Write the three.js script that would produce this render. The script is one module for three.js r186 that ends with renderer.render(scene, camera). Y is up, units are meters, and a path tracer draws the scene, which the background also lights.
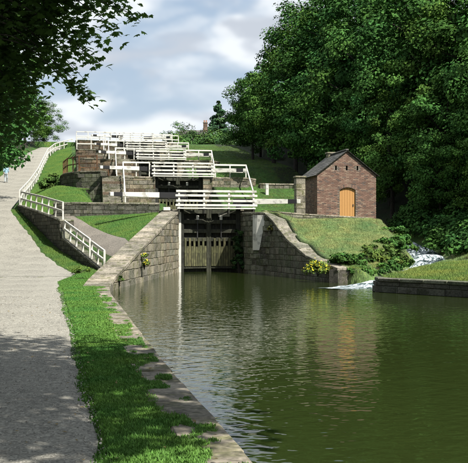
import * as THREE from 'three';
import { mergeGeometries } from 'three/addons/utils/BufferGeometryUtils.js';
import { MarchingCubes } from 'three/addons/objects/MarchingCubes.js';

// ---------------------------------------------------------------- camera, sky, sun, exposure
const scene = new THREE.Scene();
const FOC = 900, HOR = 237, EYE = 2.1, YAW = 10.1 * Math.PI / 180;
const camera = new THREE.PerspectiveCamera(2 * Math.atan(231.5 / FOC) * 180 / Math.PI, 1024 / 1013, 0.1, 3000);
camera.position.set(0, EYE, 0);
camera.rotation.order = 'YXZ';
camera.rotation.set(Math.atan((HOR - 231.5) / FOC), -YAW, 0);
scene.add(camera);

const renderer = new THREE.WebGLRenderer({ antialias: true });
renderer.setSize(1024, 1013);
renderer.toneMapping = THREE.LinearToneMapping;
renderer.toneMappingExposure = 1.58;
renderer.shadowMap.enabled = true;

// seeded randomness and tileable noise
function rng(seed) { let a = seed >>> 0; return () => { a = (a + 0x6D2B79F5) | 0; let t = Math.imul(a ^ (a >>> 15), 1 | a); t = (t + Math.imul(t ^ (t >>> 7), 61 | t)) ^ t; return ((t ^ (t >>> 14)) >>> 0) / 4294967296; }; }
const lerp = (a, b, t) => a + (b - a) * t, clamp = (x, a = 0, b = 1) => Math.min(b, Math.max(a, x));
const sst = (a, b, x) => { const t = clamp((x - a) / (b - a)); return t * t * (3 - 2 * t); };
function hash2(x, y, s) { let h = Math.imul(x, 374761393) ^ Math.imul(y, 668265263) ^ Math.imul(s, 1274126177); h = Math.imul(h ^ (h >>> 13), 1274126177); return ((h ^ (h >>> 16)) >>> 0) / 4294967296; }
function vnoise(x, y, p, s) {
  const xi = Math.floor(x), yi = Math.floor(y), fx = x - xi, fy = y - yi, u = fx * fx * (3 - 2 * fx), v = fy * fy * (3 - 2 * fy);
  const m = k => p ? ((k % p) + p) % p : k;
  const a = hash2(m(xi), m(yi), s), b = hash2(m(xi + 1), m(yi), s), c = hash2(m(xi), m(yi + 1), s), d = hash2(m(xi + 1), m(yi + 1), s);
  return lerp(lerp(a, b, u), lerp(c, d, u), v);
}
function fbm(x, y, p, s, oct = 4) { let a = 0.5, t = 0, n = 0; for (let i = 0; i < oct; i++) { t += a * vnoise(x, y, p, s + i); n += a; x *= 2; y *= 2; p *= 2; a *= 0.5; } return t / n; }

// sun direction: behind the camera and to the right, high
const SUN_AZ = 33 * Math.PI / 180, SUN_EL = 50 * Math.PI / 180;
const sunDir = new THREE.Vector3(Math.sin(SUN_AZ) * Math.cos(SUN_EL), Math.sin(SUN_EL), Math.cos(SUN_AZ) * Math.cos(SUN_EL));
const sun = new THREE.DirectionalLight(new THREE.Color(1, 0.955, 0.88), 5.0);
sun.position.copy(sunDir).multiplyScalar(150).add(new THREE.Vector3(4, 0, -60)); sun.target.position.set(4, 0, -60);
sun.castShadow = true; sun.shadow.mapSize.set(4096, 4096);
Object.assign(sun.shadow.camera, { left: -90, right: 90, top: 90, bottom: -90, near: 1, far: 400 });
scene.add(sun, sun.target);

{ // sky: blue air with broken white and lilac-grey cloud, the same all round
  const W = 2048, Hh = 1024, data = new Float32Array(W * Hh * 4);
  for (let j = 0; j < Hh; j++) {
    const el = ((j + 0.5) / Hh - 0.5) * Math.PI, se = Math.sin(el);
    for (let i = 0; i < W; i++) {
      const az = (i + 0.5) / W * 2 * Math.PI;
      const up = clamp(se, 0, 1), air = Math.pow(1 - up, 4);
      let r = lerp(0.19, 0.43, air), g = lerp(0.28, 0.50, air), b = lerp(0.42, 0.54, air);
      const p = 48, x = az / (2 * Math.PI) * p, y = el * 24;
      const wx = x + 1.3 * (fbm(x * 1, y, p, 71, 3) - 0.5), wy = y + 1.6 * (fbm(x, y + 7, p, 83, 3) - 0.5);
      const c = fbm(wx, wy, p, 11, 7), c2 = fbm(wx * 2, wy * 2 + 3, p * 2, 31, 6);
      const cov = sst(0.24, 0.50, c), sh = sst(0.34, 0.64, c2);
      const w = lerp(0.43, 0.66, sh);
      const cr = w * lerp(0.92, 0.96, sh), cg = w * lerp(0.99, 1.0, sh), cb = w * lerp(1.10, 1.03, sh);
      r = lerp(r, cr, cov * 0.92); g = lerp(g, cg, cov * 0.92); b = lerp(b, cb, cov * 0.92);
      const o = (j * W + i) * 4; data[o] = r; data[o + 1] = g; data[o + 2] = b; data[o + 3] = 1;
    }
  }
  const t = new THREE.DataTexture(data, W, Hh, THREE.RGBAFormat, THREE.FloatType);
  t.mapping = THREE.EquirectangularReflectionMapping; t.magFilter = THREE.LinearFilter; t.minFilter = THREE.LinearFilter; t.wrapS = THREE.RepeatWrapping; t.needsUpdate = true;
  scene.background = t; scene.environment = t;
}

// ---------------------------------------------------------------- helpers
// plan coordinates: v = metres to the right of the camera across the canal, a = metres along the canal, world = (v, y, -a)
const P3 = (v, y, a) => new THREE.Vector3(v, y, -a);
function at(px, py, d) { // a point seen at pixel (px, py) of the photograph and depth d
  const X = (px - 234) * d / FOC, Y = EYE + (HOR - py) * d / FOC, c = Math.cos(YAW), s = Math.sin(YAW);
  return P3(X * c + d * s, Y, -X * s + d * c);
}
const pl = (x, t) => { if (x <= t[0][0]) return t[0][1]; for (let i = 1; i < t.length; i++) if (x <= t[i][0]) return lerp(t[i - 1][1], t[i][1], (x - t[i - 1][0]) / (t[i][0] - t[i - 1][0])); return t[t.length - 1][1]; };
const used = {};
function numbered(n) { if (!(n in used)) { used[n] = 0; return n; } used[n]++; return n + '_' + String(used[n]).padStart(3, '0'); }
function tag(o, label, category, group, kind) { if (label) o.userData.label = label; if (category) o.userData.category = category; if (group) o.userData.group = group; if (kind) o.userData.kind = kind; return o; }
function thing(name, label, category, pos, group) { const g = new THREE.Group(); g.name = numbered(name); if (pos) g.position.copy(pos); scene.add(g); return tag(g, label, category, group); }
function mesh(name, geo, mat, parent, kind) { const m = new THREE.Mesh(geo, mat); m.name = parent ? name : numbered(name); (parent || scene).add(m); if (kind) m.userData.kind = kind; return m; }

// uv in metres by the dominant direction of each face; flat normals
function fin(g, du = 0, dv = 0, smooth = false) {
  if (g.index) g = g.toNonIndexed();
  if (!smooth) g.computeVertexNormals();
  const p = g.attributes.position, n = g.attributes.normal, uv = new Float32Array(p.count * 2);
  for (let i = 0; i < p.count; i += 3) {
    let nx = 0, ny = 0, nz = 0; for (let k = 0; k < 3; k++) { nx += Math.abs(n.getX(i + k)); ny += Math.abs(n.getY(i + k)); nz += Math.abs(n.getZ(i + k)); }
    for (let k = 0; k < 3; k++) {
      const x = p.getX(i + k), y = p.getY(i + k), z = p.getZ(i + k); let u, v;
      if (ny >= nx && ny >= nz) { u = x; v = z; } else if (nx >= nz) { u = z; v = y; } else { u = x; v = y; }
      uv[(i + k) * 2] = u + du; uv[(i + k) * 2 + 1] = v + dv;
    }
  }
  g.setAttribute('uv', new THREE.BufferAttribute(uv, 2));
  return g;
}
function fromTris(pos, smooth) { const g = new THREE.BufferGeometry(); g.setAttribute('position', new THREE.BufferAttribute(new Float32Array(pos), 3)); g.computeVertexNormals(); return g; }
// chamfered six-sided block from 8 corners: index = x + 2*y + 4*z with x,y,z in {0,1}
function hexa(c, ch = 0.01, du = 0, dv = 0) {
  const sz = [c[0].distanceTo(c[1]), c[0].distanceTo(c[2]), c[0].distanceTo(c[4])].map(s => Math.max(s, 0.004));
  const f = sz.map(s => Math.min(0.3, ch / s));
  const tri = (x, y, z) => {
    const r = new THREE.Vector3();
    for (let k = 0; k < 8; k++) { const w = ((k & 1) ? x : 1 - x) * ((k & 2) ? y : 1 - y) * ((k & 4) ? z : 1 - z); r.addScaledVector(c[k], w); }
    return r;
  };
  const ctr = tri(0.5, 0.5, 0.5), out = [];
  const pt = (ax, s) => { const q = s.map((k, i) => i === ax ? k : (k ? 1 - f[i] : f[i])); return tri(...q); };
  const push = (A, B, C) => { const n = B.clone().sub(A).cross(C.clone().sub(A)), m = A.clone().add(B).add(C).multiplyScalar(1 / 3).sub(ctr); if (n.dot(m) < 0) [B, C] = [C, B]; for (const q of [A, B, C]) out.push(q.x, q.y, q.z); };
  const quad = (A, B, C, D) => { push(A, B, C); push(A, C, D); };
  for (let ax = 0; ax < 3; ax++) for (const s of [0, 1]) {
    const [j, k] = [(ax + 1) % 3, (ax + 2) % 3], q = (b, d) => { const t = [0, 0, 0]; t[ax] = s; t[j] = b; t[k] = d; return pt(ax, t); };
    quad(q(0, 0), q(1, 0), q(1, 1), q(0, 1));
  }
  if (ch > 0) {
    for (let ax = 0; ax < 3; ax++) { const j = (ax + 1) % 3, k = (ax + 2) % 3; for (const b of [0, 1]) for (const d of [0, 1]) { const e = (m, w) => { const t = [0, 0, 0]; t[ax] = w; t[j] = b; t[k] = d; return pt(m, t); }; quad(e(j, 0), e(j, 1), e(k, 1), e(k, 0)); } }
    for (let k = 0; k < 8; k++) { const t = [k & 1, (k >> 1) & 1, (k >> 2) & 1]; push(pt(0, t), pt(1, t), pt(2, t)); }
  }
  return fin(fromTris(out), du, dv);
}
function box(x0, x1, y0, y1, z0, z1, ch = 0.008, du = 0, dv = 0) { const c = []; for (let k = 0; k < 8; k++) c.push(new THREE.Vector3(k & 1 ? x1 : x0, k & 2 ? y1 : y0, k & 4 ? z1 : z0)); return hexa(c, ch, du, dv); }
// square bar from A to B
function bar(A, B, w, h, ch = 0.008, up = new THREE.Vector3(0, 1, 0)) {
  const d = B.clone().sub(A).normalize(), s = new THREE.Vector3().crossVectors(d, up); if (s.lengthSq() < 1e-6) s.set(1, 0, 0); s.normalize(); const u = new THREE.Vector3().crossVectors(s, d);
  const c = []; for (let k = 0; k < 8; k++) c.push((k & 4 ? B : A).clone().addScaledVector(s, (k & 1 ? .5 : -.5) * w).addScaledVector(u, (k & 2 ? .5 : -.5) * h));
  return hexa(c, ch);
}
const merge = l => { const g = mergeGeometries(l.map(q => { q = q.index ? q.toNonIndexed() : q; for (const k of Object.keys(q.attributes)) if (!['position', 'normal', 'uv', 'color'].includes(k)) q.deleteAttribute(k); return q; })); return g; };
function colour(g, r, gg, b) { const n = g.attributes.position.count, a = new Float32Array(n * 3); for (let i = 0; i < n; i++) { a[i * 3] = r; a[i * 3 + 1] = gg; a[i * 3 + 2] = b; } g.setAttribute('color', new THREE.BufferAttribute(a, 3)); return g; }
function tube(pts, r0, r1, seg = 7, rows = 10) {
  const c = new THREE.CatmullRomCurve3(pts), pos = [], uv = [], idx = [];
  for (let i = 0; i <= rows; i++) {
    const t = i / rows, p = c.getPoint(t), d = c.getTangent(t), s = new THREE.Vector3().crossVectors(d, Math.abs(d.y) > 0.9 ? new THREE.Vector3(1, 0, 0) : new THREE.Vector3(0, 1, 0)).normalize(), u = new THREE.Vector3().crossVectors(s, d), r = lerp(r0, r1, t);
    for (let k = 0; k <= seg; k++) { const an = k / seg * Math.PI * 2; pos.push(p.x + r * (Math.cos(an) * s.x + Math.sin(an) * u.x), p.y + r * (Math.cos(an) * s.y + Math.sin(an) * u.y), p.z + r * (Math.cos(an) * s.z + Math.sin(an) * u.z)); uv.push(k / seg * r0 * 6, t * c.getLength()); }
  }
  for (let i = 0; i < rows; i++) for (let k = 0; k < seg; k++) { const q = i * (seg + 1) + k; idx.push(q, q + seg + 1, q + 1, q + 1, q + seg + 1, q + seg + 2); }
  const g = new THREE.BufferGeometry(); g.setAttribute('position', new THREE.Float32BufferAttribute(pos, 3)); g.setAttribute('uv', new THREE.Float32BufferAttribute(uv, 2)); g.setIndex(idx); g.computeVertexNormals(); return g.toNonIndexed();
}

// ---------------------------------------------------------------- textures and materials
function tex(n, metres, fn, srgb = true) {
  const d = new Uint8Array(n * n * 4);
  for (let j = 0; j < n; j++) for (let i = 0; i < n; i++) { const c = fn(i / n, j / n), o = (j * n + i) * 4; d[o] = clamp(c[0]) * 255; d[o + 1] = clamp(c[1]) * 255; d[o + 2] = clamp(c[2]) * 255; d[o + 3] = 255; }
  const t = new THREE.DataTexture(d, n, n, THREE.RGBAFormat); t.wrapS = t.wrapT = THREE.RepeatWrapping; t.magFilter = THREE.LinearFilter; t.minFilter = THREE.LinearMipmapLinearFilter; t.generateMipmaps = true;
  if (srgb) t.colorSpace = THREE.SRGBColorSpace; t.repeat.set(1 / metres, 1 / metres); t.needsUpdate = true; return t;
}
const grey = (x) => [x, x, x];
const T = {
  stone: tex(512, 1.7, (u, v) => { const a = fbm(u * 5, v * 5, 5, 1, 4), b = fbm(u * 40, v * 40, 40, 2, 3), m = sst(0.55, 0.75, fbm(u * 7, v * 7, 7, 9, 4)); const k = 0.62 + 0.5 * (a - 0.5) + 0.45 * (b - 0.5); return [lerp(k, k * .72, m) + .12, lerp(k, k * .76, m) + .12, lerp(k, k * .62, m) + .10]; }),
  stoneB: tex(512, 1.7, (u, v) => grey(0.5 * fbm(u * 40, v * 40, 40, 2, 3) + 0.5 * fbm(u * 9, v * 9, 9, 5, 4)), false),
  path: tex(1024, 3.1, (u, v) => { const a = fbm(u * 3, v * 3, 3, 21, 4), b = vnoise(u * 210, v * 210, 210, 22), c = vnoise(u * 90, v * 90, 90, 23), d = sst(.62, .7, fbm(u * 11, v * 11, 11, 24, 4)); const k = 0.79 + 0.13 * (a - .5) + 0.3 * (b - .5) + 0.2 * (c - .5) - 0.06 * d; return [k * 1.0, k * .99, k * .965]; }),
  pathB: tex(1024, 3.1, (u, v) => grey(0.5 * vnoise(u * 210, v * 210, 210, 22) + 0.3 * vnoise(u * 90, v * 90, 90, 23) + .2 * fbm(u * 8, v * 8, 8, 28, 3)), false),
  grass: tex(1024, 4.3, (u, v) => { const a = fbm(u * 5, v * 5, 5, 41, 4), b = vnoise(u * 160, v * 160, 160, 42), c = fbm(u * 40, v * 40, 40, 43, 3), y = sst(.52, .7, fbm(u * 9, v * 9, 9, 44, 4)); const k = .7 + .35 * (a - .5) + .35 * (b - .5) + .35 * (c - .5); return [k * lerp(.92, 1.12, y), k, k * lerp(.9, .95, y)]; }),
  grassB: tex(512, 2.0, (u, v) => grey(.6 * vnoise(u * 90, v * 90, 90, 51) + .4 * fbm(u * 14, v * 14, 14, 52, 3)), false),
  paint: tex(512, 1.3, (u, v) => { const d = sst(.58, .8, fbm(u * 6, v * 6, 6, 61, 5)), k = .93 + .08 * (fbm(u * 30, v * 30, 30, 62, 3) - .5) - .22 * d; return [k, k * .985, k * .95]; }),
  wood: tex(512, 1.0, (u, v) => { const g = fbm(u * 36 + 2 * fbm(u * 3, v * 3, 3, 73, 2), v * 3, 36, 71, 4), s = fbm(u * 5, v * 4, 5, 72, 4); const k = .5 + .6 * (g - .5) + .5 * (s - .5) + .15; return [k, k, k * .95]; }),
  bark: tex(512, 1.2, (u, v) => { const g = fbm(u * 22, v * 6, 22, 76, 4); return grey(.35 + .7 * (g - .2)); }),
  wave: null,
};
{ // ripples: sum of random short waves, tileable over 7 m
  const n = 1024, L = 5, r = rng(77), waves = [];
  for (let i = 0; i < 90; i++) { const k = 6 + Math.pow(r(), 1.3) * 52, an = (r() - .5) * 2.1 + 1.45 + (r() < .25 ? 1.4 : 0); waves.push([Math.round(k * Math.cos(an)), Math.round(k * Math.sin(an)), r() * 6.283, 1 / Math.pow(k, 1.0)]); }
  const f = new Float32Array(n * n); let mn = 1e9, mx = -1e9;
  for (let j = 0; j < n; j++) for (let i = 0; i < n; i++) { let s = 0; for (const w of waves) s += w[3] * Math.sin(6.28318 * (w[0] * i + w[1] * j) / n + w[2]); f[j * n + i] = s; mn = Math.min(mn, s); mx = Math.max(mx, s); }
  const d = new Float32Array(n * n * 4); for (let i = 0; i < n * n; i++) { const k = (f[i] - mn) / (mx - mn); d[i * 4] = d[i * 4 + 1] = d[i * 4 + 2] = k; d[i * 4 + 3] = 1; }
  const t = new THREE.DataTexture(d, n, n, THREE.RGBAFormat, THREE.FloatType); t.wrapS = t.wrapT = THREE.RepeatWrapping; t.magFilter = THREE.LinearFilter; t.minFilter = THREE.LinearFilter; t.repeat.set(1 / L, 1 / L); t.needsUpdate = true; T.wave = t;
}
const std = (r, g, b, o = {}) => new THREE.MeshStandardMaterial({ color: new THREE.Color().setRGB(r, g, b), roughness: 0.9, metalness: 0, side: THREE.DoubleSide, ...o });
const stoneMat = (r, g, b, o = {}) => std(r, g, b, { map: T.stone, bumpMap: T.stoneB, bumpScale: 0.012, roughness: 0.92, ...o });
const M = {
  stone: [[.40, .36, .28], [.34, .31, .25], [.46, .41, .31], [.29, .27, .225], [.38, .32, .23]].map(c => stoneMat(...c)),
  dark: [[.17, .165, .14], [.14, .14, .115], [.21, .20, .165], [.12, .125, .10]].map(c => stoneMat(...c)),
  mossy: [[.26, .26, .20], [.21, .22, .16], [.30, .29, .23], [.18, .20, .13], [.25, .23, .18]].map(c => stoneMat(...c)),
  brown: [[.22, .16, .11], [.18, .135, .10], [.25, .18, .12], [.16, .13, .10]].map(c => stoneMat(...c)),
  coping: [[.45, .40, .33], [.39, .35, .29], [.50, .44, .36], [.36, .33, .27]].map(c => stoneMat(...c)),
  mortar: std(.16, .145, .12, { map: T.stone }),
  masonry: stoneMat(1, 1, 1, { vertexColors: true }),
  white: std(.76, .77, .75, { map: T.paint, roughness: .55 }),
  black: std(.012, .012, .013, { roughness: .5 }),
  darkWood: std(.055, .058, .045, { map: T.wood, roughness: .85 }),
  midWood: std(.085, .09, .06, { map: T.wood, roughness: .85 }),
  olive: [[.19, .19, .09], [.16, .165, .075], [.21, .20, .095]].map(c => std(...c, { map: T.wood, roughness: .8 })),
  deck: std(.42, .41, .38, { map: T.wood }),
  rust: std(.22, .10, .04, { roughness: .85, map: T.stone }),
  iron: std(.05, .05, .05, { roughness: .6, metalness: .4 }),
  path: std(.46, .452, .405, { map: T.path, bumpMap: T.pathB, bumpScale: .012 }),
  ramp: std(.30, .275, .24, { map: T.path, bumpMap: T.pathB, bumpScale: .015 }),
  concrete: std(.46, .44, .41, { map: T.stone, bumpMap: T.stoneB, bumpScale: .006 }),
  ground: std(1, 1, 1, { vertexColors: true, map: T.grass, bumpMap: T.grassB, bumpScale: .05, roughness: 1 }),
  blade: std(1, 1, 1, { roughness: .75 }),
  leaf: new THREE.MeshPhysicalMaterial({ color: 0xffffff, vertexColors: true, roughness: .8, side: THREE.DoubleSide, specularIntensity: .16 }),
  nearLeaf: new THREE.MeshPhysicalMaterial({ color: 0xffffff, vertexColors: true, roughness: .75, side: THREE.DoubleSide, transmission: .4, thickness: 0, specularIntensity: .22 }),
  bark: std(.10, .085, .065, { map: T.bark, bumpMap: T.bark, bumpScale: .03 }),
  slate: [[.15, .145, .14], [.12, .115, .11], [.18, .17, .16]].map(c => std(...c, { roughness: .7, map: T.stone })),
  brick: std(1, 1, 1, { vertexColors: true, roughness: .9, bumpMap: T.stoneB, bumpScale: .006 }),
  brickMortar: std(.30, .26, .22, { map: T.stone }),
  door: std(.46, .24, .075, { bumpMap: T.wood, bumpScale: .004, roughness: .6 }),
  water: new THREE.MeshPhysicalMaterial({ color: new THREE.Color().setRGB(.021, .031, .0075), roughness: .03, ior: 1.33, bumpMap: T.wave, bumpScale: .0085 }),
};

// ---------------------------------------------------------------- shape of the land
const LK = { v0: 6.2, v1: 9.9, A: [53.5, 70, 88, 106, 124], T: [3.75, 6.75, 9.6, 12.2, 15.2] };
const EDGE = a => pl(a, [[-10, 1.6], [0, 1.56], [7, 1.42], [13, 1.28], [29, 1.16], [33, 1.25]]);                                             // canal edge of the towpath
const vWing = a => pl(a, [[33, 1.25], [36, 1.55], [53.5, 6.2]]);  // face of the wing wall
const hWing = a => pl(a, [[33, .32], [36, .5], [42.3, 1.72], [48, 2.75], [52.5, 3.6], [53.5, 3.65]]);
const vWingR = a => pl(a, [[39.5, 11.86], [47, 11.15], [50, 10.85], [50.4, 10.3], [51, 9.98], [53.5, 9.9]]);
const hWingR = a => pl(a, [[39.5, .70], [43.5, 1.15], [47.1, 2.15], [48.8, 2.95], [50, 3.5], [53.5, 3.6]]);
const vRail = a => pl(a, [[36, 2.2], [42.4, 1.26], [53, -.77], [69, -4.1], [112, -3.2], [120, -2.5], [131, -.1], [200, -.1]]);
const hRail = a => pl(a, [[40, .42], [42.4, .56], [52.9, 2.16], [53.1, 3.1], [60, 3.75], [69, 4.5], [80, 6.0], [92, 7.9], [112, 11.8], [120, 13.3], [131, 15.2]]);
const hPath = a => pl(a, [[38, .33], [42, .42], [46, .6], [53, 1.25], [60, 2.5], [69, 4.1], [80, 5.75], [92, 7.6], [112, 11.6], [130, 15.1], [150, 15.6], [400, 17]]);
const vPathR = a => pl(a, [[0, .45], [7, .34], [17, .06], [37, -.5], [42, .25], [53, -1.7], [69, -4.5], [112, -3.5], [120, -2.8], [131, -.4]]);
const vPathL = a => pl(a, [[-20, -3.4], [40, -3.8], [50, -5.4], [69, -8.2], [112, -7.2], [131, -4]]);
const STREAM = [[10.2, 35.2, -.03], [11.4, 36.0, -.02], [13, 37.4, .05], [15, 39.5, .28], [17.2, 42.5, .5], [18.8, 45.5, .8], [20.0, 49.5, 1.2], [20.9, 55, 1.75], [21.8, 62, 2.8], [22.6, 75, 6], [23, 100, 11]];
function stream(v, a) { // distance from the stream's middle and its height there
  let best = 1e9, y = 0;
  for (let i = 1; i < STREAM.length; i++) { const A = STREAM[i - 1], B = STREAM[i], dx = B[0] - A[0], dz = B[1] - A[1], t = clamp(((v - A[0]) * dx + (a - A[1]) * dz) / (dx * dx + dz * dz)), d = Math.hypot(v - A[0] - dx * t, a - A[1] - dz * t); if (d < best) { best = d; y = lerp(A[2], B[2], t); } }
  return [best, y];
}
const hRight = a => pl(a, [[53.5, 3.2], [63, 3.5], [68.6, 5.6], [69.6, 6.1], [84, 7.2], [88, 9.1], [104, 11.2], [122, 14.4], [126, 15.2], [300, 17]]);
const rEdge = a => pl(a, [[-200, 24], [10, 23], [17.6, 20], [29.1, 13.45], [33, 11.2], [34.2, 11.0]]);  // canal edge of the far bank
function level(a) { let k = -1; for (let i = 0; i < 5; i++) if (a >= LK.A[i] - .1) k = i; return k; }
const vBlock = a => a < 69.9 ? 99 : pl(a, [[69.9, 2.1], [70.4, 1.0], [70.9, .5], [73, -.35], [76, -.7], [86.9, -.7], [87, .4], [122, .4], [140, .6]]);
function H(v, a) {
  const n = (fbm(v * .35 + 50, a * .35 + 50, 0, 5, 3) - .5);
  if (a > 127) { if (v > 5.6 && v < 13) return 14.2; return 15.3 + .05 * n + (a - 127) * .02 + (v > 24 ? (v - 24) * .35 : 0) + (v < -9 ? Math.min(8, (-9 - v) * .3) : 0); }
  if (a >= 53.2 && v > LK.v0 - .4 && v < LK.v1 + .4) return LK.T[level(a)] - 4.6;
  if (v < 8.3) {
    const edge = a < 33 ? EDGE(a) - .25 : vWing(a) - .45;
    if (a < 53.3 && v > edge) return -1.2;
    const vr = vRail(a), pL = vPathL(a);
    if (a < 38 && v > pL) return pl(a, [[30, .27], [38, .33]]) + .015 * n - (v > vPathR(a) ? 0 : .03);
    if (v < vr + (a > 41 && a < 69.3 ? .36 : 0) || a < 40) {
      let h = hPath(a);
      if (v > pL) { h += (v > vPathR(a) ? .06 * sst(0, .5, v - vPathR(a)) : -.03); }
      else h += Math.min(9, (pL - v) * .42) + .4 * n * sst(0, 2, pL - v);
      return h;
    }
    const hr = hRail(a);
    if (a < 56.6) { const t = clamp((v - vr) / Math.max(.5, vWing(a) - .4 - vr)); const gr = pl(a, [[40, .42], [42.4, .56], [50, 1.72], [53, 2.3], [54.6, 2.9], [56.6, 3.45]]); return lerp(gr, Math.max(hWing(a) - .03, gr), t); }
    // upper lawns and terraces
    if (a >= 69.9 && v > vBlock(a)) return LK.T[level(a)] - .02;
    const inner = pl(a, [[56.6, 4.15], [64, 4.6], [71, 6.0], [80, 6.8], [88, 7.9], [100, 10.0], [112, 12.2], [124, 14.9]]);
    let h = lerp(hr, inner, sst(0, 3.2, v - vr));
    if (a < 69.7) h = lerp(h, 4.25, sst(.2, 2.0, v) * sst(57, 58, a) + (v > 2 ? 0 : 0));
    return h + .05 * n;
  }
  // right hand side
  if (a < 53.3 && a > 39.2) { if (v < vWingR(a) + .45) return -1.2; }
  const re = rEdge(a);
  if (a <= 34.2 && v < re + .25) return -1.2;
  if (a <= 36.6 && v < pl(a, [[33, 11.45], [33.9, 12.05], [35.2, 13.2], [36.6, 14.4]])) return -1.2;
  if (a <= 39.2 && v < 11.4) return -1.2;
  const [sd, sy] = stream(v, a);
  let h;
  if (a <= 36) h = .52 + .06 * Math.max(0, v - re) + .08 * n; else h = .62 + .05 * (v - 12) + .1 * n;
  let emb = -9;
  if (a > 38.5) emb = (a < 53.5 ? lerp(hWingR(a), Math.min(hWingR(a), 3.0), sst(11, 13, v)) + .25 * sst(0, 3, v - 11.5) * sst(40, 44, a) * sst(51, 46, a) : hRight(a)) + .12 * n;
  const leftOf = (() => { // which side of the stream: positive on the lock's side
    for (let i = 1; i < STREAM.length; i++) { const A = STREAM[i - 1], B = STREAM[i]; if (a < B[1] || i === STREAM.length - 1) return lerp(A[0], B[0], (a - A[1]) / (B[1] - A[1])) - v; } return 0; })();
  if (leftOf > 0) { h = a < 36.5 && v < 12 ? -.8 : Math.max(-1, emb); h = Math.min(h, sy - .2 + Math.max(0, sd - .75) * 1.15); if (a < 39.2 && v < 12.6) h = Math.min(h, -.6); }
  else { h = Math.min(h + Math.max(0, v - 22) * .45, 22); const hill = a > 40 ? sy + .2 + Math.max(0, sd - 1) * .42 : -9; h = Math.max(h, Math.min(hill, 24)); h = Math.min(h, sy - .2 + Math.max(0, sd - .75) * 1.3); }
  return h;
}
{
  const lines = (fine, lo, hi, far0, far1) => { const r = []; for (let x = lo; x <= hi + 1e-6; x += fine) r.push(x); let s = fine, x = hi; while (x < far1) { s *= 1.35; x += s; r.push(x); } s = fine; x = lo; while (x > far0) { s *= 1.35; x -= s; r.unshift(x); } return r; };
  const vs = lines(.35, -10, 26, -700, 700), as = lines(.4, -8, 130, -400, 1500), pos = [], col = [], uv = [], idx = [];
  for (const a of as) for (const v of vs) {
    const y = H(v, a); pos.push(v, y, -a); uv.push(v, a);
    let c = [.100, .205, .032];                                         // mown lawn
    const dry = fbm(v * .5 + 9, a * .5, 0, 90, 3);
    if (v > 10.5 && a > 38 && a < 56 && v < 21) c = [lerp(.20, .30, dry), lerp(.32, .34, dry), lerp(.09, .14, dry)];   // rough dry grass of the bank
    if (v > 10 && a < 37) c = [.14, .20, .035];
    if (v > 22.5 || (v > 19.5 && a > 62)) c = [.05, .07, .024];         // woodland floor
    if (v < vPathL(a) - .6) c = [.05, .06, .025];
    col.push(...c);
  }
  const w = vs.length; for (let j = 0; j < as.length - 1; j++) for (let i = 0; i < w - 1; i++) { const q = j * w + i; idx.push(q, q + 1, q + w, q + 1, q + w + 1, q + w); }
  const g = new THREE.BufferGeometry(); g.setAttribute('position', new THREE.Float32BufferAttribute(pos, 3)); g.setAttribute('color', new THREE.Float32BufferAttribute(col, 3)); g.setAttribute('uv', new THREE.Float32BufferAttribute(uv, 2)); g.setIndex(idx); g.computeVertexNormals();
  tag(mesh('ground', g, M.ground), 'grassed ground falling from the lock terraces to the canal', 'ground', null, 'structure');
}
// strip of surfacing laid over the land between two edges
function strip(name, mat, a0, a1, da, vL, vR, hf, dy, label, cat, cols = 10) {
  const pos = [], uv = [], idx = [], rows = Math.ceil((a1 - a0) / da);
  for (let j = 0; j <= rows; j++) { const a = a0 + (a1 - a0) * j / rows; for (let i = 0; i <= cols; i++) { const v = lerp(vL(a), vR(a), i / cols); const e = (i === 0 || i === cols); pos.push(v, hf(v, a) + (e ? dy - .05 : dy), -a); uv.push(v, a); } }
  for (let j = 0; j < rows; j++) for (let i = 0; i < cols; i++) { const q = j * (cols + 1) + i; idx.push(q, q + 1, q + cols + 1, q + 1, q + cols + 2, q + cols + 1); }
  const g = new THREE.BufferGeometry(); g.setAttribute('position', new THREE.Float32BufferAttribute(pos, 3)); g.setAttribute('uv', new THREE.Float32BufferAttribute(uv, 2)); g.setIndex(idx); g.computeVertexNormals();
  return tag(mesh(name, g, mat), label, cat, null, 'structure');
}
const wob = (a, s, k = .12) => k * (fbm(a * .55 + 30, s, 0, s, 3) - .5) * 2;
const towpath = strip('towpath', M.path, -12, 150, .25, a => vPathL(a) + wob(a, 3), a => vPathR(a) + wob(a, 4), (v, a) => a < 38 ? pl(a, [[30, .27], [38, .33]]) : hPath(a), .0, 'pale gravelled towpath climbing beside the locks', 'path', 14);
mesh('concrete_strip', hexa([0, 1, 2, 3, 4, 5, 6, 7].map(k => { const v = k & 1 ? .05 : -3.9, a = (k & 4 ? 40.0 : 39.55); return P3(v, (k & 2 ? .015 : -.1) + hPath(a), a); }), .01), M.concrete, towpath);
strip('side_ramp', M.ramp, 38.2, 56.4, .35, a => vRail(a) + .72, a => vRail(a) + pl(a, [[38, .5], [42.4, 1.7], [47, 2.3], [53, 1.9], [56.4, 1.4]]), (v, a) => H(v, a), .035, 'worn grey ramp between white railing and small lawn', 'path', 8);

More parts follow.
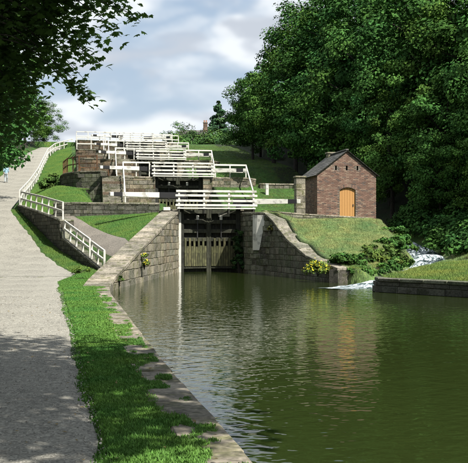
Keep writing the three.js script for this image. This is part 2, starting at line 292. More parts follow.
// ---------------------------------------------------------------- water
{
  const g = new THREE.PlaneGeometry(26, 100, 1, 1); g.rotateX(-Math.PI / 2); g.translate(13.6, 0, -4);
  const p = g.attributes.position, uv = new Float32Array(p.count * 2); for (let i = 0; i < p.count; i++) { uv[i * 2] = p.getX(i); uv[i * 2 + 1] = -p.getZ(i); } g.setAttribute('uv', new THREE.BufferAttribute(uv, 2));
  tag(mesh('canal_water', g, M.water), 'rippled murky green canal water below the locks', 'water', null, 'structure');
  for (let k = 0; k < 4; k++) { const q = new THREE.PlaneGeometry(4.2, LK.A[k + 1] - LK.A[k] - .6); q.rotateX(-Math.PI / 2); q.translate(8.05, LK.T[k] - .9, -(LK.A[k] + LK.A[k + 1]) / 2 - .3); tag(mesh('lock_water', q, M.water), 'dark water held in the lock chamber above gate ' + ['one', 'two', 'three', 'four'][k], 'water', null, 'structure'); }
  const q = new THREE.PlaneGeometry(8, 300); q.rotateX(-Math.PI / 2); q.translate(9.3, 14.6, -274.6); tag(mesh('summit_water', q, M.water), 'still canal water beyond the top gates', 'water', null, 'structure');
  // by-wash: a broken ribbon of white water
  const foamT = tex(512, 1, (u, v) => { const w = fbm(u * 6, v * 4, 4, 18, 3), st = fbm(u * 26 + 3 * w, v * 7 + 1.5 * w, 26, 15, 5), br = fbm(u * 60, v * 40, 20, 19, 3), k = sst(.37, .60, .68 * st + .32 * br); return [lerp(.30, .93, k), lerp(.36, .95, k), lerp(.36, .96, k)]; });
  foamT.repeat.set(1, 1);
  const pos = [], suv = [], idx = [], curve = new THREE.CatmullRomCurve3(STREAM.slice(0, 9).map(s => P3(s[0], s[2], s[1]))), N = 320, C = 16;
  for (let i = 0; i <= N; i++) { const t = i / N, c = curve.getPointAt(t), d = curve.getTangentAt(t), sx = -d.z, sz = d.x, L = Math.hypot(sx, sz), w = lerp(1.5, .85, t); for (let k = 0; k <= C; k++) { const u = (k / C - .5) * 2, f = fbm(k * .55, i * .2, 0, 15, 4), step = .05 * Math.sin(i * .42 + 2 * fbm(k * .3, i * .05, 0, 22, 2)); pos.push(c.x + sx / L * u * w, c.y + .05 - .3 * u * u * u * u + (.16 * (f - .5) + step) * (1 - u * u) * sst(0, .12, t), c.z + sz / L * u * w); suv.push(k / C, t * 9); } }
  for (let i = 0; i < N; i++) for (let k = 0; k < C; k++) { const o = i * (C + 1) + k; idx.push(o, o + 1, o + C + 1, o + 1, o + C + 2, o + C + 1); }
  const s = new THREE.BufferGeometry(); s.setAttribute('position', new THREE.Float32BufferAttribute(pos, 3)); s.setAttribute('uv', new THREE.Float32BufferAttribute(suv, 2)); s.setIndex(idx); s.computeVertexNormals();
  tag(mesh('stream_water', s, std(.8, .84, .86, { map: foamT, bumpMap: foamT, bumpScale: .03, roughness: .3 })), 'white tumbling overflow stream beside the grassy bank', 'water', null, 'structure');
}

// ---------------------------------------------------------------- masonry
// wall along a plan polyline, face on its right-hand side (side = 1) or left (-1); s is metres along it
function frameOf(pts) {
  const seg = [0]; for (let i = 1; i < pts.length; i++) seg.push(seg[i - 1] + Math.hypot(pts[i][0] - pts[i - 1][0], pts[i][1] - pts[i - 1][1]));
  const L = seg[seg.length - 1];
  const pos = s => { s = clamp(s, 0, L); let i = 1; while (i < pts.length - 1 && s > seg[i]) i++; const t = (s - seg[i - 1]) / (seg[i] - seg[i - 1]); return [lerp(pts[i - 1][0], pts[i][0], t), lerp(pts[i - 1][1], pts[i][1], t)]; };
  return { L, pos, nrm: (s, side) => { const a = pos(s - .25), b = pos(s + .25), dx = b[0] - a[0], da = b[1] - a[1], l = Math.hypot(dx, da); return [da / l * side, -dx / l * side]; } };
}
function wall(parent, pts, top, bot, o) {
  const { side = 1, thick = .6, ch = .34, len = .75, mats, single = true, cope = null, seed = 1, name = 'stone', gap = .014 } = o;
  const F = frameOf(pts), R = rng(seed), Wp = (s, y, t) => { const p = F.pos(s), n = F.nrm(s, side); return P3(p[0] + n[0] * t, y, p[1] + n[1] * t); };
  const tp = s => top(F.pos(s)[1], s), bt = s => bot(F.pos(s)[1], s);
  { // solid core, a little behind the faces of the stones
    const tri = [], N = Math.max(1, Math.ceil(F.L / .6)), q = (a, b, c, d) => { for (const p of [a, b, c, a, c, d]) tri.push(p.x, p.y, p.z); };
    for (let i = 0; i < N; i++) { const s0 = F.L * i / N, s1 = F.L * (i + 1) / N; const f = -.03, bk = -thick; const A = Wp(s0, bt(s0), f), B = Wp(s1, bt(s1), f), C = Wp(s1, tp(s1) - .01, f), D = Wp(s0, tp(s0) - .01, f), E = Wp(s0, bt(s0), bk), G = Wp(s1, bt(s1), bk), I = Wp(s1, tp(s1) - .01, bk), J = Wp(s0, tp(s0) - .01, bk); q(A, B, C, D); q(G, E, J, I); q(D, C, I, J); if (i === 0) q(E, A, D, J); if (i === N - 1) q(B, G, I, C); }
    mesh('wall_core', fin(fromTris(tri)), M.mortar, parent);
  }
  let lo = 1e9, hi = -1e9; for (let i = 0; i <= 40; i++) { lo = Math.min(lo, bt(F.L * i / 40)); hi = Math.max(hi, tp(F.L * i / 40)); }
  const all = [];
  for (let y = lo, row = 0; y < hi; row++) {
    const h = ch * (.82 + .36 * R()); let s = -R() * len;
    while (s < F.L) {
      const l = len * (.6 + .8 * R()), s0 = Math.max(0, s), s1 = Math.min(F.L, s + l); s += l; if (s1 - s0 < .08) continue;
      const y0 = Math.max(y, Math.min(bt(s0), bt(s1))), tA = Math.min(y + h, tp(s0)), tB = Math.min(y + h, tp(s1)); if (tA - y0 < .05 && tB - y0 < .05) continue;
      const g = gap, pr = .0 + .028 * R(), j = () => (R() - .5) * .012;
      const yA = Math.max(tA, y0 + .02), yB = Math.max(tB, y0 + .02), e0 = s0 + g / 2, e1 = s1 - g / 2, y1 = y0 + g / 2;
      const c = [Wp(e0, y1 + j(), -.12), Wp(e1, y1 + j(), -.12), Wp(e0, yA - g / 2, -.12), Wp(e1, yB - g / 2, -.12), Wp(e0, y1 + j(), pr + j()), Wp(e1, y1 + j(), pr + j()), Wp(e0, yA - g / 2, pr + j()), Wp(e1, yB - g / 2, pr + j())];
      const geo = hexa(c, .018, R() * 3, R() * 3), m = mats[Math.floor(R() * mats.length)];
      if (single) mesh(name, geo, m, parent); else all.push(colour(geo, m.color.r, m.color.g, m.color.b));
    }
    y += h;
  }
  if (all.length) { const m = mesh('masonry', merge(all), M.masonry, parent, 'stuff'); }
  if (cope) {
    const { w = thick + .1, h = .16, over = .06, l: cl = 1.1, cm = M.coping, cname = 'coping_stone' } = cope; let s = 0;
    while (s < F.L - .05) { let e = Math.min(F.L, s + cl * (.75 + .5 * R())); if (F.L - e < .3) e = F.L; const dy = .012 * (R() - .5), c = []; for (let k = 0; k < 8; k++) { const ss = k & 1 ? e - .008 : s + .008; c.push(Wp(ss, tp(ss) + (k & 2 ? h + dy : 0), k & 4 ? over + .02 * (R() - .5) : over - w)); } mesh(cname, hexa(c, .02, R() * 3, R() * 3), cm[Math.floor(R() * cm.length)], parent); s = e; }
  }
}
const stoneThing = (name, label, cat = 'wall', group) => thing(name, label, cat, null, group);

// towpath edge: worn flagstones along the water
{
  const t = stoneThing('canal_edge', 'row of worn flat stones edging the towpath grass', 'kerb'); const R = rng(5); let a = -6;
  while (a < 35.4) { const l = .7 + .75 * R(), w = .42 + .16 * R(), y = .285 + .02 * R(), a1 = Math.min(a + l, 35.5), e = q => (q < 33 ? EDGE(q) : vWing(q)) + .02 * (R() - .5), c = []; for (let k = 0; k < 8; k++) { const q = k & 4 ? a1 - .02 * R() - .008 : a + .008; const v = k & 1 ? e(q) + .02 : e(q) - w + .05 * (R() - .5); c.push(P3(v, k & 2 ? y + .012 * (R() - .5) : -.05, q)); } mesh('edge_stone', hexa(c, .022, R() * 3, R() * 3), M.coping[Math.floor(R() * 4)], t); a = a1; }
  for (let a = -6; a < 33; a += 3) { const c = []; for (let k = 0; k < 8; k++) { const q = k & 4 ? a + 3 : a; c.push(P3(EDGE(q) - (k & 1 ? .03 : .6), k & 2 ? .2 : -1, q)); } mesh('wall_core', hexa(c, 0), M.mortar, t); }
}
// left wing wall
{
  const t = stoneThing('wing_wall', 'pale stone wing wall rising towards the gates, yellow flowers growing on it');
  wall(t, [[1.25, 33], [1.55, 36], [6.2, 53.5]], a => hWing(a) - .16, () => -.5, { side: 1, thick: .95, ch: .36, len: .95, mats: [...M.stone, M.mossy[2], M.stone[0]], cope: { w: 1.0, h: .16, over: .05, l: 1.25 }, seed: 21 });
  mesh('painted_strip', box(6.05, 6.30, -.3, 3.6, -53.66, -53.30, .015), M.white, t);
  mesh('painted_block', box(5.2, 5.62, 3.66, 3.86, -53.3, -52.95, .02), M.white, t);
}
// right wing wall
{
  const t = stoneThing('wing_wall', 'dark mossy stone wing wall sweeping down to a yellow flowering bush');
  const pts = [[11.86, 39.5], [11.5, 43.2], [11.15, 47], [10.85, 50], [10.6, 50.15], [10.3, 50.4], [10.08, 50.75], [9.97, 51.3], [9.9, 53.6]];
  wall(t, pts, a => hWingR(a) - .14, () => -.5, { side: -1, thick: .9, ch: .33, len: .62, mats: [...M.mossy, M.dark[2], M.mossy[0]], cope: { w: .95, h: .15, over: .05, l: 1.0, cm: [M.coping[1], M.coping[3], M.mossy[2]] }, seed: 33 });
  wall(t, [[11.86, 39.5], [12.8, 40.3], [14.4, 41.4]], () => .62, () => -.5, { side: 1, thick: .5, ch: .33, len: .6, mats: M.mossy, seed: 34 });
  // flaking whitewash on the gate pier
  const F = (q, y, o) => { const v = lerp(10.8, 10.12, q), a = pl(v, [[10.08, 50.75], [10.3, 50.4], [10.6, 50.15], [10.85, 50]]); return P3(v - .6 * (.045 + o), y, a - .75 * (.045 + o)); };
  const patch = []; for (let i = 0; i < 6; i++) for (let j = 0; j < 4; j++) { const wj = j => pl(j / 4, [[0, .45], [.5, .7], [1, .95]]), y0 = 1.35 + .5 * j, y1 = y0 + .5, x = (u, j) => .98 - u * wj(j); const q0 = i / 6, q1 = (i + 1) / 6; const A = F(x(q0, j) , y0, 0), B = F(x(q1, j), y0, 0), C = F(x(q1, j + 1), y1, 0), D = F(x(q0, j + 1), y1, 0); for (const p of [A, B, C, A, C, D]) patch.push(p.x, p.y, p.z); }
  mesh('whitewash_patch', fin(fromTris(patch)), M.white, t);
}
// canal edge of the far bank
{
  const t = stoneThing('bank_wall', 'low dark stone edge holding the grassy bank by the stream mouth');
  wall(t, [[14.6, 36.9], [12.9, 35.2], [11.75, 33.9], [11.2, 33], [13.45, 29.1], [20, 17.6], [23, 10]], () => .42, () => -.5, { side: 1, thick: .55, ch: .24, len: .9, mats: M.dark, cope: { w: .6, h: .13, over: .05, l: 1.2, cm: [M.mossy[1], M.mossy[3], M.dark[2]] }, seed: 44 });
}
// retaining wall under the railing
{
  const t = stoneThing('retaining_wall', 'dark rubble retaining wall under the white railing beside the towpath');
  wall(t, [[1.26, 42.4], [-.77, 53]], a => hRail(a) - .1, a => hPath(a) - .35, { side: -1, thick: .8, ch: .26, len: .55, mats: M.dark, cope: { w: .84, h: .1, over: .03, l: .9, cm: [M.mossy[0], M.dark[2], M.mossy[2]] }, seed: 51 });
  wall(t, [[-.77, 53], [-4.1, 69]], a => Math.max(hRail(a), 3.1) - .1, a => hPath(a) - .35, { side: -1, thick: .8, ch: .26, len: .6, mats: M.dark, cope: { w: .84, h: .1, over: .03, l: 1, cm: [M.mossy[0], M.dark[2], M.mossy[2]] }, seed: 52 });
}
// low wall across the lawn
{
  const t = stoneThing('low_wall', 'low dark wall with pale top between the two lawns');
  wall(t, [[-1.25, 56.3], [-.6, 56.0], [5.3, 56.3]], () => 4.12, (a, s) => 3.0, { side: 1, thick: .5, ch: .27, len: .6, mats: M.dark, cope: { w: .58, h: .12, over: .05, l: 1.1, cm: [M.mossy[2], M.mossy[0], M.coping[3]] }, seed: 61 });
}
// terraces of the staircase
const ORD = ['lowest', 'second', 'third', 'fourth', 'top'];
for (let k = 1; k < 5; k++) {
  const a = LK.A[k] - .6, tp = LK.T[k] - .12, lo = LK.T[k - 1] - .3, near = k === 1, vL = near ? 3.75 : 2.5;
  const tl = stoneThing('lock_abutment', `stone abutment on the towpath side of the ${ORD[k]} gates`);
  wall(tl, [[vL, a], [6.2, a]], () => tp, () => lo, { side: 1, thick: .8, ch: .36, len: .8, mats: near ? [...M.stone, M.brown[0]] : [...M.brown, M.stone[3], M.stone[1]], single: k < 3, cope: { w: .9, h: .14, over: .05, l: 1.1 }, seed: 70 + k });
  const tr = stoneThing('lock_abutment', `stone abutment on the woodland side of the ${ORD[k]} gates`);
  wall(tr, [[9.9, a], [13.5, a], [14.4, a + 1.5]], () => tp, () => lo - .6, { side: 1, thick: .8, ch: .36, len: .8, mats: [...M.stone, M.mossy[0]], single: k < 3, cope: { w: .9, h: .14, over: .05, l: 1.1 }, seed: 80 + k });
}
for (let k = 0; k < 5; k++) {
  const a0 = LK.A[k] - .1, a1 = k < 4 ? LK.A[k + 1] - .7 : 130, tp = LK.T[k] - .12, lo = LK.T[k] - 4.4;
  for (const sd of [-1, 1]) { const v = sd < 0 ? LK.v0 : LK.v1; const t = stoneThing('chamber_wall', `${sd < 0 ? 'towpath' : 'woodland'} side wall of the lock chamber behind the ${ORD[k]} gates`); wall(t, [[v, a0], [v, a1]], () => tp, () => lo, { side: sd < 0 ? 1 : -1, thick: .9, ch: .42, len: 1.3, mats: M.mossy, single: false, cope: { w: .95, h: .13, over: .04, l: 1.5 }, seed: 90 + k * 2 + sd }); }
}
// terrace walls to the left of the second, third and fourth gates
{
  const t = stoneThing('terrace_wall', 'curved grey terrace wall at the head of the upper lawn');
  wall(t, [[-1.2, 80], [-1.05, 75.5], [-.75, 72.6], [.3, 70.3], [2.05, 69.3]], () => 7.05, a => -.5 + Math.min(6.2, pl(a, [[69, 4.1], [70.2, 4.8], [72.6, 5.6], [80, 6.2]])), { side: 1, thick: .85, ch: .3, len: .6, mats: [M.mossy[1], M.mossy[3], M.dark[0], M.dark[2]], cope: { w: .95, h: .12, over: .05, l: 1, cm: [M.coping[1], M.mossy[2]] }, seed: 111 });
  const names = ['brown stone terrace wall behind the rusty fence', 'brown stone terrace wall under the fourth gates beam', 'brown stone terrace wall at the top of the staircase'];
  for (let k = 2; k < 5; k++) { const a = LK.A[k] - 1, u = stoneThing('terrace_wall', names[k - 2]); wall(u, [[.3, a + 16], [.25, a], [2.5, a]], () => LK.T[k] - .1, q => q > a + .5 ? LK.T[k - 1] + .1 : LK.T[k - 1] - .3, { side: 1, thick: .7, ch: .34, len: .7, mats: M.brown, single: k < 3, cope: { w: .75, h: .12, over: .05, l: 1.1, cm: [M.stone[3], M.mossy[2]] }, seed: 115 + k }); }
}
{ // low wall on the right of the lock and its neighbour behind the bank ridge
  const t = stoneThing('low_wall', 'grey stone wall on the grass slope above the brick hut side'); wall(t, [[14.4, 69.2], [18.5, 69.4]], () => 6.2, () => 5.0, { side: 1, thick: .6, ch: .3, len: .6, mats: M.mossy, cope: { w: .55, h: .12, over: .04, l: 1 }, seed: 131 });
  const u = stoneThing('low_wall', 'low grey kerb wall along the ridge in front of the brick hut'); wall(u, [[11.3, 53.0], [14.5, 53.9], [18.4, 54.7]], (a) => pl(a, [[53.0, 3.6], [54.7, 3.25]]), () => 2.4, { side: 1, thick: .4, ch: .28, len: .6, mats: M.mossy, cope: { w: .48, h: .1, over: .04, l: 1 }, seed: 132 });
}
// stone steps between terraces, each with its own flight
for (let k = 1; k < 4; k++) {
  const t = thing('stone_steps', `stone steps climbing from the ${ORD[k - 1]} to the ${ORD[k]} terrace`, 'steps'); const y0 = k === 1 ? 4.15 : LK.T[k - 1], y1 = LK.T[k], n = 12, a1 = LK.A[k] - .6, vL = k === 1 ? 2.1 : 2.55, R = rng(140 + k);
  const off = k === 1 ? 0 : 0, v0 = k === 1 ? 2.1 : 4.0, v1 = k === 1 ? 3.68 : 5.4;
  for (let i = 0; i < n; i++) { const ya = y0 + (y1 - y0) * i / n, yb = y0 + (y1 - y0) * (i + 1) / n, aa = a1 - 3.2 + 3.2 * i / n; mesh('step', box(v0 + off + .01 * R(), v1 + off, y0 - .2, yb, -a1 - .05 + (k === 1 ? -.6 : .14), -aa, .012, R() * 3, R() * 3), [M.stone[3], M.brown[0], M.stone[1], M.mossy[2]][i % 4], t); }
}

// ---------------------------------------------------------------- lock gates
function gateLeaf(label, side, k, beamY, beamL, group) {
  // built with its heel at the origin and the leaf running along +x (mirrored for the right-hand leaf)
  const t = thing('lock_gate', label, 'lock gate', P3(side < 0 ? LK.v0 + .1 : LK.v1 - .1, LK.T[k], LK.A[k]), group);
  const m = side < 0 ? 1 : -1, wd = 1.84, B = (x0, x1, y0, y1, z0, z1, ch = .01) => box(Math.min(x0 * m, x1 * m), Math.max(x0 * m, x1 * m), y0, y1, z0, z1, ch, x0 * 3.1, y0);
  t.rotation.y = m * 0.32; // mitred, pointing upstream
  const yb = -4.1, L = wd / Math.cos(.32) - .02;
  mesh('heel_post', B(-.14, .14, yb, .62, -.17, .17, .03), M.darkWood, t);
  mesh('mitre_post', B(L - .26, L - .005, yb, .08, -.16, .16, .03), M.midWood, t);
  for (const y of [-.12, -.72, -1.28, -1.78, -3.42, -3.98]) mesh('gate_rail', B(.14, L - .26, y - .13, y + .1, -.13, .13, .015), M.midWood, t);
  const n = 9; for (let i = 0; i < n; i++) { const x0 = .14 + (L - .4) * i / n, x1 = .14 + (L - .4) * (i + 1) / n; mesh('plank', B(x0 + .004, x1 - .004, yb + .05, -.02, -.22, -.135, .004), M.darkWood, t); }
  const R = rng(200 + k * 7 + side); const np = 10; for (let i = 0; i < np; i++) { const x0 = .16 + (L - .44) * i / np, x1 = .16 + (L - .44) * (i + 1) / np; const slot = i % 2 === 1 ? .42 + .1 * R() : 0; mesh('facing_plank', B(x0 + .008, x1 - .008, -3.4, -1.72 - slot, .132, .175 + .01 * R(), .005), M.olive[Math.floor(R() * 3)], t); }
  // balance beam: black near the gate, white, then a black band and a white tip
  const by = beamY, parts = [['beam', -.3, .9, M.black], ['white_section', .9, beamL - .75, M.white], ['black_band', beamL - .75, beamL - .22, M.black], ['beam_tip', beamL - .22, beamL, M.white]];
  if (side < 0) parts[1][1] = 1.45, parts[0][2] = 1.45;
  const bm = new THREE.Group(); bm.name = 'balance_beam'; t.add(bm);
  for (const [nm, q0, q1, mt] of parts) { const tp = x => .36 - .03 * x, c = []; for (let i = 0; i < 8; i++) { const q = i & 1 ? q1 - .001 : q0, h = tp(Math.max(0, q)); c.push(new THREE.Vector3(-q * m, by + (i & 2 ? h / 2 : -h / 2), (i & 4 ? 1 : -1) * h * .46)); } mesh(nm, hexa(c, .012), mt, bm); }
  mesh('beam_post', B(-.11, .11, .6, by - .1, -.11, .11, .01), M.darkWood, t);
  mesh('paddle_gear', B(.95, 1.12, -.62, -.36, .14, .2, .01), M.white, t);
  if (k === 0 && side > 0) mesh('paddle_board', B(.5, 1.2, -.42, -.2, .14, .19, .01), M.deck, t);
  mesh('paddle_rod', B(1.0, 1.06, -1.7, -.62, .14, .17, .004), M.iron, t);
  return t;
}
for (let k = 0; k < 5; k++) {
  gateLeaf(`dark timber gate leaf with white beam on the towpath side, ${ORD[k]} gates`, -1, k, k === 0 ? .82 : .62, k === 0 ? 4.5 : k === 1 ? 4.6 : 4.2);
  gateLeaf(`dark timber gate leaf with white beam on the woodland side, ${ORD[k]} gates`, 1, k, k === 0 ? .48 : .55, k === 0 ? 3.75 : 3.6);
}
function footbridge(k) {
  const t = thing('gate_footbridge', `white railed walkway across the ${ORD[k]} gates`, 'footbridge', P3(8.35, LK.T[k] + .03, LK.A[k] - .35), 'white railed walkways across the gates');
  const w = 2.36;
  for (let i = 0; i < 3; i++) mesh('deck_board', box(-w, w, -.02, .06, -.16 + i * .2, .03 + i * .2, .008, i * .7), i === 2 ? M.white : M.deck, t);
  for (let i = 0; i < 4; i++) { const x = -w + .12 + (2 * w - .24) * i / 3; mesh('post', box(x - .055, x + .055, .06, 1.1, .3, .4, .01), M.white, t); mesh('bracket', box(x - .05, x + .05, -.3, -.02, .05, .4, .01), M.darkWood, t); }
  [.2, .46, .77, 1.03].forEach((y, i) => mesh('rail', box(-w - .1 + .04 * (i % 2), w + .1 - .05 * (i % 2), y - .064, y + .064, .4, .445, .008, i * .37), M.white, t));
}
for (let k = 0; k < 5; k++) footbridge(k);

// ---------------------------------------------------------------- railings
function railing(name, label, pts, o = {}) {
  const { h = .95, mat = M.white, rails = [.93, .45], spacing = 2.3, pw = .1, cat = 'railing', rw = .08, rh = .125 } = o;
  const t = thing(name, label, cat), posts = [];
  for (let i = 1; i < pts.length; i++) { const A = pts[i - 1], B = pts[i], n = Math.max(1, Math.round(A.distanceTo(B) / spacing)); for (let j = i === 1 ? 0 : 1; j <= n; j++) posts.push(A.clone().lerp(B, j / n)); }
  posts.forEach(p => mesh('post', box(p.x - pw / 2, p.x + pw / 2, p.y - .12, p.y + h, p.z - pw / 2, p.z + pw / 2, .008), mat, t));
  for (let i = 1; i < posts.length; i++) for (const r of rails) { const up = new THREE.Vector3(0, r * h / .95, 0); mesh('rail', bar(posts[i - 1].clone().add(up), posts[i].clone().add(up), rw, rh), mat, t); }
  return t;
}
const rp = (a, dv = .2, dy = 0) => P3(vRail(a) + dv, hRail(a) + dy, a);
railing('railing', 'short white railing section at the foot of the ramp', [rp(42.6), rp(45.4)], { h: .86, spacing: 1.5 });
railing('railing', 'white railing section stepping down the dark wall beside the ramp', [rp(45.8), rp(52.7)], { h: .9, spacing: 1.75 });
railing('railing', 'white railing along the top of the high dark wall', [rp(53.2), rp(60), rp(68.8)], { h: 1.0, spacing: 2.5 });
railing('railing', 'long white railing climbing beside the upper towpath', [rp(69.2, .1), rp(80, .1), rp(92, .1), rp(112, .1), rp(120, .1), rp(130, .1)], { h: 1.05, spacing: 2.4 });
// rails on the terraces
for (let k = 1; k < 5; k++) {
  const y = LK.T[k], a = LK.A[k] - .5, v = k === 1 ? 3.72 : 3.95, low = k === 1 ? 4.2 : LK.T[k - 1];
  const t = railing('stair_rail', `white handrail turning down the steps beside the ${ORD[k]} gates`, [P3(5.75, y, a), P3(v, y, a)], { h: 1.12, rails: [.92], spacing: 1.1, pw: .09 });
  mesh('rail', bar(P3(v, y + 1.05, a), P3(v, low + 1.0, a - 3.1), .09, .1), M.white, t); mesh('post', box(v - .05, v + .05, low - .1, low + 1.05, -(a - 3.1) - .05, -(a - 3.1) + .05), M.white, t); mesh('post', box(v - .045, v + .045, (y + low) / 2 - .1, (y + low) / 2 + 1.05, -(a - 1.5) - .05, -(a - 1.5) + .05), M.white, t);
  const r = railing('terrace_rail', `white handrail on the woodland abutment of the ${ORD[k]} gates`, [P3(10.8, y, a + .1), P3(13.35, y, a + .1)], { h: 1.05, rails: [.9, .42], spacing: 1.25, pw: .09 });
  if (k < 3) { const ly = hRight(a - 3.4); mesh('rail', bar(P3(13.35, y + .98, a + .1), P3(13.2, ly + .95, a - 3.4), .09, .1), M.white, r); mesh('post', box(13.15, 13.25, ly - .1, ly + 1, -(a - 3.4) - .05, -(a - 3.4) + .05), M.white, r); }
}
railing('fence', 'rusty brown fence standing on the curved grey terrace wall', [P3(1.75, 7.1, 69.75), P3(.4, 7.1, 70.6), P3(-.5, 7.1, 72.7), P3(-.85, 7.1, 76)], { h: 1.3, mat: M.rust, spacing: 1.1, rails: [.9, .5], pw: .09, rw: .05, rh: .07, cat: 'fence' });
railing('fence', 'rusty brown fence at the foot of the third terrace wall', [P3(.6, 6.75, 84.8), P3(3.2, 6.75, 84.8)], { h: 1.9, mat: M.rust, spacing: 1.2, rails: [.9, .3], pw: .09, rw: .05, rh: .07, cat: 'fence' });
railing('railing', 'white railing on the brown terrace wall beside the fourth gates', [P3(.35, 12.2, 112), P3(.35, 12.2, 105.3), P3(3.6, 12.2, 105.3)], { h: 1.4, spacing: 1.5 });
railing('railing', 'white railing round the top terrace at the head of the staircase', [P3(.35, 15.2, 130), P3(.35, 15.2, 123.3), P3(5, 15.2, 123.3)], { h: 1.15, spacing: 1.5 });
railing('railing', 'white railing on the woodland side of the top terrace', [P3(10.9, 15.2, 125.5), P3(14.5, 15.2, 126)], { h: 1.15, spacing: 1.6 });
{ const t = thing('bollard', 'small white painted marker post on the grass beyond the lock', 'bollard', P3(14.7, H(14.7, 68), 68)); mesh('post', box(-.12, .12, -.1, .75, -.12, .12, .03), M.white, t); mesh('cap', box(-.14, .14, .75, .83, -.14, .14, .03), M.white, t); }

// ---------------------------------------------------------------- brick hut
{
  const v0 = 15.35, v1 = 19.3, a0 = 55.8, a1 = 60.2, y0 = 3.12, ye = 6.1, ya = 7.62, vm = (v0 + v1) / 2, bl = .225, bh = .078;
  const t = thing('brick_hut', 'small red brick hut with slate roof and ochre door on the bank', 'hut', P3(vm, y0, a0));
  const X0 = v0 - vm, X1 = v1 - vm, hE = ye - y0, hA = ya - y0, D = a1 - a0, R = rng(301);
  const doorW = .53, doorH = 2.0, arch = .16, doorX = .06;
  const gableTop = x => hE + (hA - hE) * (1 - Math.abs(x) / (X1));
  const bcol = () => { const q = R(); const k = .75 + .5 * R(); if (q < .16) return [.12 * k, .09 * k, .075 * k]; if (q < .45) return [.235 * k, .165 * k, .12 * k]; return [.185 * k, .112 * k, .082 * k]; };
  const inDoor = (x, y) => Math.abs(x - doorX) < doorW + .02 && y < doorH + arch * (1 - ((x - doorX) / doorW) ** 2) + .02;
  const vents = [-.72, 0, .72], inVent = (x, y) => vents.some(q => x - .115 < q + .03 && x + .115 > q - .03) && y > hE + .3 && y < hE + .62;
  // front and back gables as brick skins on a mortar core
  const face = (front) => {
    const list = []; let row = 0;
    for (let y = -.4; y < hA; y += bh, row++) for (let x = X0 - (row % 2) * bl / 2; x < X1; x += bl) {
      const xa = Math.max(X0, x) + .005, xb = Math.min(X1, x + bl) - .005; if (xb - xa < .04) continue; const yb = y + bh - .01, lim = Math.min(gableTop(xa), gableTop(xb)); if (yb > lim + .05) continue;
      const xc = (xa + xb) / 2; if (front && (inDoor(xa, y) || inDoor(xb, y) || inDoor(xc, y) || inVent(xc, y + bh / 2))) continue;
      const p = .004 * R(), z = front ? p : -D - p; const g = box(xa, xb, y, yb, Math.min(z, front ? -.05 : -D + .05), Math.max(z, front ? -.05 : -D + .05), 0, R() * 3, R() * 3); list.push(colour(g, ...bcol()));
    }
    return merge(list);
  };
  const wf = new THREE.Group(); wf.name = 'wall'; t.add(wf);
  tag(mesh('brickwork', face(true), M.brick, wf), null, null, null, 'stuff'); tag(mesh('brickwork', face(false), M.brick, wf), null, null, null, 'stuff');
  for (const sgn of [-1, 1]) { const list = []; let row = 0; for (let y = -.4; y < hE - bh; y += bh, row++) for (let z = -D + .06 - (row % 2) * bl / 2; z < -.06; z += bl) { const za = Math.max(-D + .06, z) + .005, zb = Math.min(-.06, z + bl) - .005; if (zb - za < .04) continue; const x = sgn * X1; list.push(colour(box(Math.min(x, x - sgn * .05), Math.max(x, x - sgn * .05) , y, y + bh - .01, za, zb, 0, R() * 3, R() * 3), ...bcol())); } tag(mesh('brickwork', merge(list), M.brick, wf), null, null, null, 'stuff'); }
  // core with a door recess and vent slots: front made of pieces round the openings
  const sh = new THREE.Shape(); sh.moveTo(X0 + .012, -.5); sh.lineTo(X1 - .012, -.5); sh.lineTo(X1 - .012, hE - .01); sh.lineTo(0, hA - .02); sh.lineTo(X0 + .012, hE - .01); sh.closePath();
  const dh = new THREE.Path(); dh.moveTo(doorX - doorW, -.2); dh.lineTo(doorX - doorW, doorH); dh.quadraticCurveTo(doorX, doorH + arch * 2, doorX + doorW, doorH); dh.lineTo(doorX + doorW, -.2); dh.closePath(); sh.holes.push(dh);
  for (const q of vents) { const h = new THREE.Path(); h.moveTo(q - .06, hE + .3); h.lineTo(q + .06, hE + .3); h.lineTo(q + .06, hE + .6); h.lineTo(q - .06, hE + .6); h.closePath(); sh.holes.push(h); }
  mesh('wall_core', fin(new THREE.ExtrudeGeometry(sh, { depth: .25, bevelEnabled: false }).translate(0, 0, -.262)), M.brickMortar, wf);
  const sb = new THREE.Shape(); sb.moveTo(X0 + .012, -.5); sb.lineTo(X1 - .012, -.5); sb.lineTo(X1 - .012, hE - .01); sb.lineTo(0, hA - .02); sb.lineTo(X0 + .012, hE - .01); sb.closePath();
  mesh('wall_core', fin(new THREE.ExtrudeGeometry(sb, { depth: D - .4, bevelEnabled: false }).translate(0, 0, -D + .012)), M.brickMortar, wf);
  // arch of bricks on end
  const al = []; for (let i = 0; i < 13; i++) { const x = doorX - doorW - .03 + (2 * doorW + .06) * (i + .5) / 13, u = (x - doorX) / doorW, y = doorH + arch * (1 - u * u) + .02; const g = box(-.034, .034, 0, .22, -.05, .008, .004); g.rotateZ(-u * .3); g.translate(x, y, .004); al.push(colour(g, ...bcol())); } mesh('door_arch', merge(al), M.brick, wf);
  const door = new THREE.Group(); door.name = 'door'; t.add(door);
  for (let i = 0; i < 6; i++) { const x0 = doorX - doorW + 2 * doorW * i / 6, x1 = doorX - doorW + 2 * doorW * (i + 1) / 6, xm = (x0 + x1) / 2, u = (xm - doorX) / doorW; mesh('board', box(x0 + .004, x1 - .004, -.15, doorH + arch * (1 - u * u) - .01, -.16, -.11, .006, i * .37), M.door, door); }
  mesh('handle', box(doorX + .36, doorX + .42, .95, 1.1, -.11, -.07, .008), M.iron, door); mesh('sill', box(doorX - doorW - .1, doorX + doorW + .1, -.2, .06, -.1, .16, .015), M.coping[1], t);
  // slate roof
  const rf = new THREE.Group(); rf.name = 'roof'; t.add(rf);
  const sl = Math.hypot(X1, hA - hE), cs = X1 / sl, sn = (hA - hE) / sl, rows = 10, over = .14;
